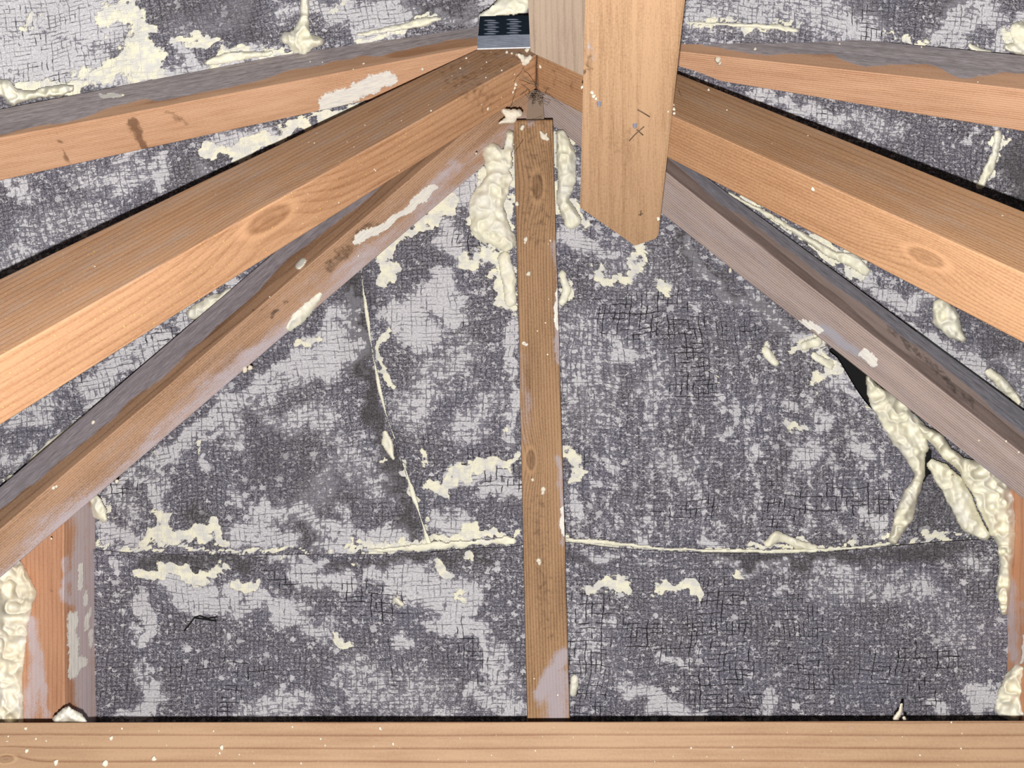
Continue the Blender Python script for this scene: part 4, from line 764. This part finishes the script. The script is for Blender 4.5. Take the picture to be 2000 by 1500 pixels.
tp = [(217, 1442, 4), (433, 1460, 5), (429, 1471, 2.5), (301, 1482, 5), (52, 1467, 4), (70, 1443, 2), (50, 1423, 3), (743, 1423, 3), (768, 1453, 2.5), (626, 1443, 2), (635, 1456, 2), (588, 1491, 2), (496, 1491, 2), (571, 1420, 1.8), (417, 1428, 1.8), (238, 1423, 2), (1430, 1459, 2), (1877, 1462, 2), (1858, 1411, 2), (1797, 1475, 2), (1350, 1461, 2), (90, 1447, 1.5), (16, 1438, 1.6), (310, 1428, 1.4), (467, 1474, 1.5), (110, 1490, 5), (205, 1492, 6), (960, 1475, 1.5), (1120, 1440, 1.3)]
dots('foam_spatter', tp + [(random.uniform(0, 2000), random.uniform(1415, 1498), random.uniform(.6, 1.2)) for _ in range(30)], tie_depth, O_TIE)
dots('foam_spatter', [(182, 826, 4), (527, 580, 2), (104, 953, 4), (110, 950, 3), (478, 722, 6), (488, 718, 5), (228, 941, 4), (100, 1052, 2), (700, 500, 2), (385, 875, 1)], hpL.depth, O_HPL)
dots('foam_spatter', [(1426, 528, 4), (1990, 883, 2.5), (1860, 930, 2), (1545, 700, .5), (1912, 860, 2), (1965, 862, 2)], hpR.depth, O_HPR)

# the packing piece behind the joint
tri = slab('packing_block', [(1034, 176), (1058, 176), (1064, 246), (1026, 246)], .846, .012, wood_material('grey_dirty_pine', (140, 120, 104), (96, 78, 64), film=(120, 112, 110)))
tag(tri, 'small dirty grey wood piece between the hip rafters above the middle rafter', 'wood block')
# cobwebs at the joint
def wpath(x0, y0, z0, x1, y1, z1, sag=.002, n=10, j=.0004):
    z0 -= .016; z1 -= .016; a, b = P(x0, y0, z0), P(x1, y1, z1); return [a + (b - a) * t + np.array([0, 0, -sag * 4 * t * (1 - t)]) + RNG.normal(0, j, 3) * (0 < t < 1) for t in np.linspace(0, 1, n)]
random.seed(9)
wp = [wpath(1024, 130, .81, 1003, 160, .80), wpath(1008, 175, .80, 997, 212, .80), wpath(1047, 108, .822, 1046, 170, .82, .0005), wpath(1049, 110, .822, 1051, 172, .82, .0005), wpath(1020, 130, .81, 1048, 165, .82), wpath(1000, 150, .815, 1050, 168, .82), wpath(1030, 240, .80, 1058, 228, .80), wpath(1004, 300, .80, 1022, 272, .81), wpath(1064, 180, .81, 1100, 205, .80), wpath(1040, 190, .81, 1075, 200, .80), wpath(1325, 175, .75, 1345, 225, .76), wpath(1320, 215, .75, 1335, 235, .76)]
for _ in range(26):
    a = random.gauss(1046, 10); b = random.gauss(184, 9); wp.append(wpath(a, b, .808, a + random.gauss(0, 12), b + random.gauss(0, 10), .80, random.uniform(-.001, .003), 7, .0009))
o = strands('cobweb', wp, .00016, DARKLINE); tag(o, 'dusty dark cobweb tangled below the beam joint', 'cobweb')
random.seed(11)
mp = [wpath(random.gauss(1050, 9), random.gauss(190, 10), .803, random.gauss(1052, 9), random.gauss(196, 14), .80, .001, 6, .0012) for _ in range(24)]
o = strands('cobweb', [wpath(1012, 140 + 3 * k, .812, 1052, 168, .82, .001 * k, 8, .0006) for k in range(4)] + mp[:6], .00013, WEB); tag(o, 'pale cobweb strands stretched left of the joint seam', 'cobweb')
# snapped twine on the lower felt
o = strands('loose_thread', [[P(360, 1232, .845), P(370, 1220, .842), P(379, 1207, .84), P(395, 1209, .842), P(422, 1213, .85)], [P(379, 1207, .84), P(390, 1203, .843), P(405, 1208, .846), P(424, 1205, .85)]], .0008, BLACK)
tag(o, 'short black loose thread on the lowest felt strip at left', 'thread')
